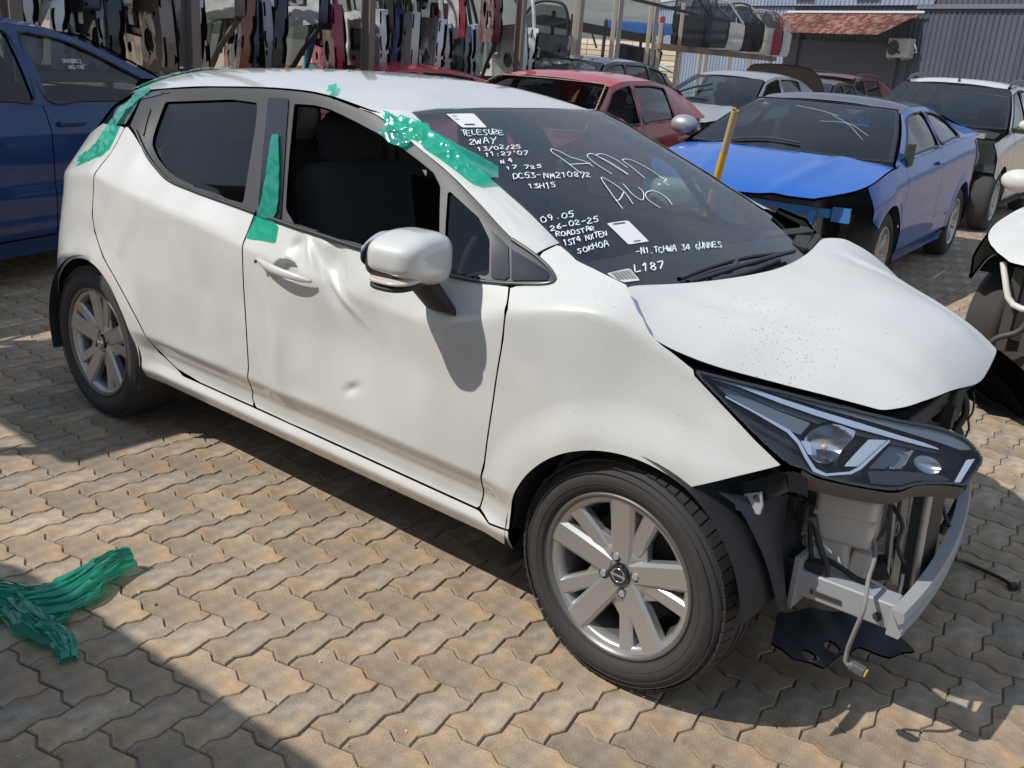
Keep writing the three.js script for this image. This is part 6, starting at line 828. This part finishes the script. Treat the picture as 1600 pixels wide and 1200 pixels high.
// ---------- timber-posted rack with shells, further back ----------
{
  const wood = std({ color: lin(0.40, 0.345, 0.275), roughness: 0.85, bumpMap: grit, bumpScale: 0.002 }), blk = std({ color: lin(0.012), roughness: 0.7 });
  const r2 = thing('timber_rack', 'tall rack with pale timber posts and a black top rail', 'rack');
  const posts = [[897, 17], [905, 17.1], [957, 19], [966, 19.1], [1013, 21], [1022, 21.1], [1031, 21.6], [1062, 22.6], [1098, 24.2], [1107, 24.4], [1144, 26], [1178, 27.4], [1210, 28.6]];
  const shelf2 = 1.86;
  for (const [px, d] of posts) { const p = atDepth(px, 60, d), hgt = px === 1031 || px === 1098 ? 2.35 : px > 1100 ? 2.75 : 2.85; part(r2, 'post', T(new RoundedBoxGeometry(0.09, hgt, 0.08, 2, 0.012), p.x, hgt / 2, p.z, 0, 0.6, 0), wood); }
  const a = atDepth(866, 60, 15.4), b = atDepth(1085, 60, 23.7), c = atDepth(1215, 60, 28.8), e = atDepth(1028, 60, 21.4);
  part(r2, 'top_rail', bar([a.x, 2.62, a.z], [b.x, 2.68, b.z], 0.05, 0.05), blk);
  part(r2, 'shelf_beam', bar([e.x, shelf2, e.z], [c.x, shelf2, c.z], 0.14, 0.12), std({ color: lin(0.26, 0.19, 0.13), roughness: 0.9 }));
  const f = atDepth(840, 60, 16.2), g = atDepth(1020, 60, 22.5); part(r2, 'lower_shelf', bar([f.x, 2.06, f.z], [g.x, 2.0, g.z], 0.17, 0.12), blk);
  for (const [px, d] of [[862, 17.2], [892, 18], [944, 20], [1002, 22.6]]) { const p = atDepth(px, 60, d); part(r2, 'black_post', bx(0.05, 2.25, 0.05, p.x, 1.125, p.z), blk); }
  for (const [p0, p1] of [[[876, 62, 18], [884, 90, 18]], [[925, 52, 20], [932, 75, 20]], [[990, 75, 23], [1002, 105, 23]]]) { const u = atDepth(...p0), v = atDepth(...p1); part(r2, 'brace', bar(u.toArray(), v.toArray(), 0.03, 0.03), blk); }
  // shells on the shelf
  const SG2 = 'body shells and doors on the timber rack';
  const shell = (px, d, col, k, turn, label, y = shelf2 + 0.06, sc = 1, bare = 0) => { const p = atDepth(px, 60, d), q = doorKinds[k], o = thing('car_door', label, 'car door', [p.x, y, p.z], Math.atan2(camera.position.x - p.x, camera.position.z - p.z) + turn, SG2); o.scale.set(sc, sc, 0.5 * sc); const pm = paint(...col, 0.35, 0.1); part(o, 'outer_skin', q.skin, pm); part(o, 'inner_panel', q.inn, bare ? inner1 : pm); part(o, 'door_edge', q.rim, pm); part(o, 'window_frame', q.frame, pm); part(o, 'door_mechanism', q.mech, M.trim); if (bare !== 2) part(o, 'door_glass', q.glass, M.tint2); };
  shell(1048, 22.6, [0.012, 0.012, 0.014], 0, 0.5, 'black car door on the timber rack next to the red lamp'); shell(1072, 23.2, [0.015, 0.02, 0.03], 2, -0.6, 'dark slate car door on the timber rack behind the leaning black one'); shell(1090, 23.4, [0.01, 0.05, 0.18], 1, 1.2, 'royal blue car door on edge in the timber rack'); shell(1098, 24.0, [0.62, 0.62, 0.60], 0, 0.35, 'white framed car door open on the timber rack'); shell(1125, 24.8, [0.012, 0.013, 0.018], 2, -0.4, 'black car door on the timber rack beside the cream one'); shell(1136, 25.4, [0.62, 0.60, 0.42], 0, 0.3, 'cream car door with rounded window on the timber rack'); shell(1168, 26.6, [0.55, 0.55, 0.54], 2, 0.5, 'silver rear door with pointed window on the timber rack'); shell(1184, 27.2, [0.10, 0.008, 0.02], 1, -0.7, 'wine red door at the end of the timber rack'); shell(1196, 27.8, [0.66, 0.66, 0.65], 1, 0.6, 'white empty door frame at the end of the timber rack', shelf2 + 0.06, 1, 2);
  { const p = atDepth(998, 32, 22.5); const o = thing('blue_bonnet', 'blue car bonnet lying folded on the black shelf', 'car part', [p.x, 2.12, p.z], 0.7); part(o, 'bonnet_skin', sheet((x, y) => [x, 0.28 - 0.28 * Math.pow(y / 0.5, 2), y], (x, y) => Math.min(0.75 - Math.abs(x), 0.5 - Math.abs(y)), [-0.8, -0.5, 0.8, 0.5], 0.08, { flip: true }), paint(0.012, 0.06, 0.20)); }
  { const p = atDepth(1034, 45, 22); solo('red_tail_lamp', rbx(0.12, 0.75, 0.1, 0.05, p.x, 2.15, p.z, 0, 0.6, 0.04), M.tail, 'tall red tail lamp standing at the timber rack', 'lamp part'); }
  { const p = atDepth(1000, 72, 23.5); solo('navy_bumper', [rbx(1.1, 0.5, 0.12, 0.1, p.x, 1.6, p.z, 0.3, 0.7, -0.3)], paint(0.01, 0.012, 0.05), 'dark navy bumper slung under the black shelf', 'car part'); }
  { const p = atDepth(1055, 14, 23); solo('cream_panel', rbx(0.9, 0.06, 0.5, 0.03, p.x, 2.95, p.z, 0.1, 0.6, 0.15), paint(0.62, 0.6, 0.5), 'cream panel balanced on top of the black doors', 'car part'); }
  for (const [px, py, d, w, lb] of [[918, 72, 26, 1.5, 'white covered car part under the black shelf by the plank wall'], [888, 78, 25, 1.1, 'small white panel on the ground before the plank wall'], [1010, 86, 26, 1.6, 'white bonnet leaning below the blue bonnet']]) { const p = atDepth(px, py, d); const o = thing('covered_bonnet', lb, 'car part', [p.x, 0, p.z], 0.6); part(o, 'panel_skin', sheet((x, y) => [x, 1.25 + 0.3 * Math.cos(x / w * 2.6) - 0.3 * y * y, y], (x, y) => Math.min(w / 2 - Math.abs(x), 0.5 - Math.abs(y)), [-w / 2 - 0.05, -0.55, w / 2 + 0.05, 0.55], 0.08, { flip: true }), P.white); part(o, 'stand', bx(w * 0.7, 1.2, 0.5, 0, 0.6, 0), wood); }
}
// ---------- plank wall, workshop, hills ----------
{
  const pw = thing('plank_wall', 'pale plank wall behind the timber rack', 'wall'), a = atDepth(845, 60, 27), b = atDepth(1000, 60, 33), d = b.clone().sub(a), L = Math.hypot(d.x, d.z), mats = [0, 1, 2].map((k) => std({ color: lin(0.62 - 0.08 * k, 0.53 - 0.07 * k, 0.40 - 0.06 * k), roughness: 0.9 }));
  { const c = atDepth(930, 60, 31); pw.position.set(c.x - L / 2, 0, c.z); pw.rotation.y = -0.1; } for (let r = 0; r < 13; r++) for (let s = 0; s < 4; s++) { const m = part(pw, 'plank', bx(L / 4 - 0.03, 0.135, 0.04), mats[(r * 5 + s * 3) % 3]); m.position.set((s + 0.5) * L / 4, 0.1 + r * 0.155, 0); }
  part(pw, 'backing', bx(L, 2.05, 0.02, L / 2, 1.03, -0.04), mats[2]);
}
{
  // corrugated workshop
  const A = atDepth(1025, 60, 41), B = atDepth(1720, 60, 24.3); A.y = 0; B.y = 0; const d = B.clone().sub(A), L = Math.hypot(d.x, d.z), u = d.clone().normalize();
  const bld = thing('workshop_building', 'dark blue corrugated workshop with rusty awning', 'building', [A.x, 0, A.z], Math.atan2(-d.z, d.x));
  const SW = 0.76, ribs = 4;
  const sheetGeo = (h) => { const pos = [], idx = []; const pr = []; for (let k = 0; k < ribs; k++) { const x = k * SW / ribs; pr.push([x, 0], [x + 0.105, 0], [x + 0.125, 0.036], [x + 0.165, 0.036]); } pr.push([SW, 0]); pr.forEach(([x, z]) => pos.push(x, 0, z, x, h, z)); for (let i = 0; i + 1 < pr.length; i++) { const a = 2 * i; idx.push(a, a + 2, a + 1, a + 1, a + 2, a + 3); } const g = new THREE.BufferGeometry(); g.setAttribute('position', new THREE.Float32BufferAttribute(pos, 3)); g.setIndex(idx); return toCreasedNormals(g, 0.3); };
  const lowG = sheetGeo(3.66), upG = sheetGeo(3.2), slate = [0, 1, 2].map((k) => std({ color: lin(0.060 + 0.006 * k, 0.066 + 0.006 * k, 0.092 + 0.008 * k), roughness: 0.55 })), steelB = [0, 1, 2].map((k) => std({ color: lin(0.20 + 0.02 * k, 0.25 + 0.02 * k, 0.33 + 0.025 * k), roughness: 0.5 }));
  const n = Math.ceil(L / SW), sAt = (px) => { const r = ray(px, 60), c = camera.position; return ((c.x - A.x) * r.z - (c.z - A.z) * r.x) / (u.x * r.z - u.z * r.x); };
  const sL = sAt(1428), s0 = sAt(1228), s1 = sAt(1432);
  const rustT = dataTex(256, (x, y) => { const q = 0.5 + 0.8 * tn(x, y, 6) + 0.4 * tn(x, y, 19, 4), r = sst(0.35, 0.6, q); return [lerp(0.62, 0.47, r), lerp(0.56, 0.22, r), lerp(0.50, 0.15, r)]; });
  for (let k = 0; k < n; k++) {
    const x = k * SW, m1 = part(bld, 'wall_sheet', upG, (x < sL ? steelB : slate)[k % 3]); m1.position.set(x, 3.70, x < sL ? 0.12 : 0.06);
    const m2 = part(bld, 'wall_sheet', lowG, (x < s0 - 0.4 ? steelB : slate)[(k + 1) % 3]); m2.position.set(x, 0, 0);
  }
  part(bld, 'wall_core', bx(L, 6.9, 0.06, L / 2, 3.45, -0.06), slate[0]);
  part(bld, 'flashing', bx(L - sL, 0.12, 0.10, (L + sL) / 2, 3.66, 0.08), std({ color: lin(0.13, 0.13, 0.16), roughness: 0.6 }));
  for (const [p0, p1] of [[1240, 1268], [1333, 1370]]) { const a = sAt(p0), b = sAt(p1); const w = part(bld, 'window', bx(b - a, 1.4, 0.03, (a + b) / 2, 4.75, 0.2), std({ color: lin(0.22, 0.21, 0.2), roughness: 0.4 })); part(w, 'window_sill', bx(b - a, 0.22, 0.06, (a + b) / 2, 4.0, 0.22), std({ color: lin(0.5, 0.44, 0.3), roughness: 0.6 })); }
  // doorway recess under the awning
  part(bld, 'doorway_lining', [bx(s1 - s0 - 0.2, 2.2, 0.05, (s0 + s1) / 2, 1.5, 0.06), bx(0.12, 2.9, 0.14, s0 + 0.8, 1.45, 0.1), bx(0.12, 2.9, 0.14, s1 - 0.5, 1.45, 0.1)], slate[0]);
  part(bld, 'ridge_strip', bx(s1 - s0 + 0.2, 0.06, 0.05, (s0 + s1) / 2 + 0.2, 3.50, 0.2), std({ color: lin(0.6), roughness: 0.5 }));
  const nS = 6, aw = (s1 - s0 + 0.2) / nS, rust = [0, 1, 2].map((k) => std({ color: lin(0.75 - 0.12 * k, 0.6 - 0.1 * k, 0.55 - 0.08 * k), map: (() => { const t = rustT.clone(); t.offset.set(k * 0.31, k * 0.17); t.repeat.set(0.9, 0.9); t.needsUpdate = true; return t; })(), roughness: 0.85 }));
  for (let k = 0; k < nS; k++) { const g = sheet((x, y) => [x, 0.012 * Math.sin(x * 2 * Math.PI / 0.09) - 0, y], (x, y) => 1, [0, 0, aw * 1.02, 1.7], 0.022, { flip: true, skirt: 0 }); const m = part(bld, 'awning_sheet', g, rust[k % 3]); m.position.set(s0 - 0.1 + k * aw, 3.44 + 0.004 * (k % 2), 0.16); m.rotation.x = 0.42; }
  for (const s of [s0 + 0.1, s1 - 0.15]) part(bld, 'awning_arm', bar([s, 2.2, 0.1], [s, 2.74, 1.6], 0.05, 0.05), M.trim);
  // air conditioner
  const ac = sAt(1421), acp = A.clone().addScaledVector(u, ac).add(V(-u.z * 0.28, 2.46, u.x * 0.28).setY(2.46)), o = thing('air_conditioner', 'white outdoor air conditioner unit on the dark workshop wall', 'air conditioner', [acp.x, acp.y, acp.z], Math.atan2(-d.z, d.x));
  part(o, 'casing', rbx(0.82, 0.56, 0.3, 0.03), std({ color: lin(0.55, 0.54, 0.52), roughness: 0.5 })); part(o, 'fan_guard', [T(new THREE.CylinderGeometry(0.22, 0.22, 0.02, 32), -0.16, 0.0, 0.155, Math.PI / 2)], std({ color: lin(0.06), roughness: 0.6 })); part(o, 'fan_hub', [T(new THREE.CylinderGeometry(0.04, 0.04, 0.02, 20), -0.16, 0, 0.17, Math.PI / 2)], std({ color: lin(0.4), roughness: 0.5 })); part(o, 'pipe', [tube([[0.42, 0.15, 0], [0.5, 0.12, 0], [0.56, -0.02, -0.05], [0.55, -0.1, -0.1]], 0.02, 6), tube([[0.42, -0.1, 0], [0.5, -0.11, 0], [0.55, -0.1, -0.1]], 0.016, 6)], std({ color: lin(0.5), roughness: 0.6 })); for (const x of [-0.28, 0.25]) part(o, 'bracket', bx(0.05, 0.06, 0.34, x, -0.31, -0.02), M.steel);
}
{
  // wooded ridge on the skyline
  const col = new THREE.Color(), pos = [], c = [], idx = [], nx = 260, nz = 26, C = V(2, 0, 3), az0 = -0.66;
  for (let i = 0; i <= nx; i++) for (let j = 0; j <= nz; j++) { const th = az0 - 1.3 + 2.6 * i / nx, r = 240 + 26 * j, x = C.x + Math.sin(th) * r, z = C.z - Math.cos(th) * r, t = j / nz; const ridge_ = 60 + 16 * noise(th * 5, 2.2) + 7 * noise(th * 17, 5.1); const y = ridge_ * Math.pow(t, 0.8) * 1.0 - 1 + 5 * fbm(x * 0.02, z * 0.02, 1) + 2.6 * Math.max(0, noise(x * 0.16, z * 0.16, 3)); pos.push(x, y, z); const v = 0.5 + fbm(x * 0.045, z * 0.045, 8) * 1.4; col.setRGB(lerp(0.035, 0.14, clamp(v)), lerp(0.05, 0.125, clamp(v)), lerp(0.03, 0.085, clamp(v))); c.push(col.r, col.g, col.b); }
  for (let i = 0; i < nx; i++) for (let j = 0; j < nz; j++) { const a = i * (nz + 1) + j; idx.push(a, a + 1, a + nz + 1, a + 1, a + nz + 2, a + nz + 1); }
  const g = new THREE.BufferGeometry(); g.setAttribute('position', new THREE.Float32BufferAttribute(pos, 3)); g.setAttribute('color', new THREE.Float32BufferAttribute(c, 3)); g.setIndex(idx); g.computeVertexNormals();
  solo('hills', g, std({ vertexColors: true, roughness: 1 }), 'hazy wooded hillside beyond the yard', 'hill', null, 'structure');
}
scene.fog = new THREE.FogExp2(new THREE.Color(0.74, 0.78, 0.82), 0.0005);
// unseen rack added outside the frame so its top shelf shades the rear wheel
{
  const rk = thing('unseen_shade_rack', 'unseen steel rack added on the van side to shade the rear wheel of the white hatchback', 'rack'), st = std({ color: lin(0.1, 0.09, 0.08), roughness: 0.8 });
  for (const x of [-2.18, -3.38]) for (const z of [1.98, 2.66]) part(rk, 'post', bx(0.06, 2.16, 0.06, x, 1.08, z), st);
  part(rk, 'shelf', bx(1.45, 0.05, 0.76, -2.78, 2.19, 2.32), st); part(rk, 'shelf', bx(1.3, 0.05, 0.7, -2.78, 0.6, 2.32), st);
}

// broom stick leaning behind the white car
{ const a = onZ(1149, 172, -1.35), b = onZ(1121, 276, -1.42), d = b.clone().sub(a), k = (0.02 - a.y) / d.y, e = a.clone().addScaledVector(d, k), m = a.clone().addScaledVector(d, 0.62); const o = thing('broom_stick', 'yellow wooden stick standing upright behind the white bonnet', 'stick'); const rod = (p, q, r) => tube([p, p.clone().lerp(q, 0.5), q], r, 10, 6); part(o, 'bare_end', rod(a, m, 0.0165), std({ color: lin(0.42, 0.30, 0.16), roughness: 0.8, bumpMap: grit, bumpScale: 0.001 })); part(o, 'painted_shaft', rod(m, e, 0.0175), std({ color: lin(0.62, 0.36, 0.02), roughness: 0.5 })); }

// ---------- shadows on, draw ----------
scene.traverse((o) => { if (o.isMesh) { o.castShadow = true; o.receiveShadow = true; } });
renderer.render(scene, camera);
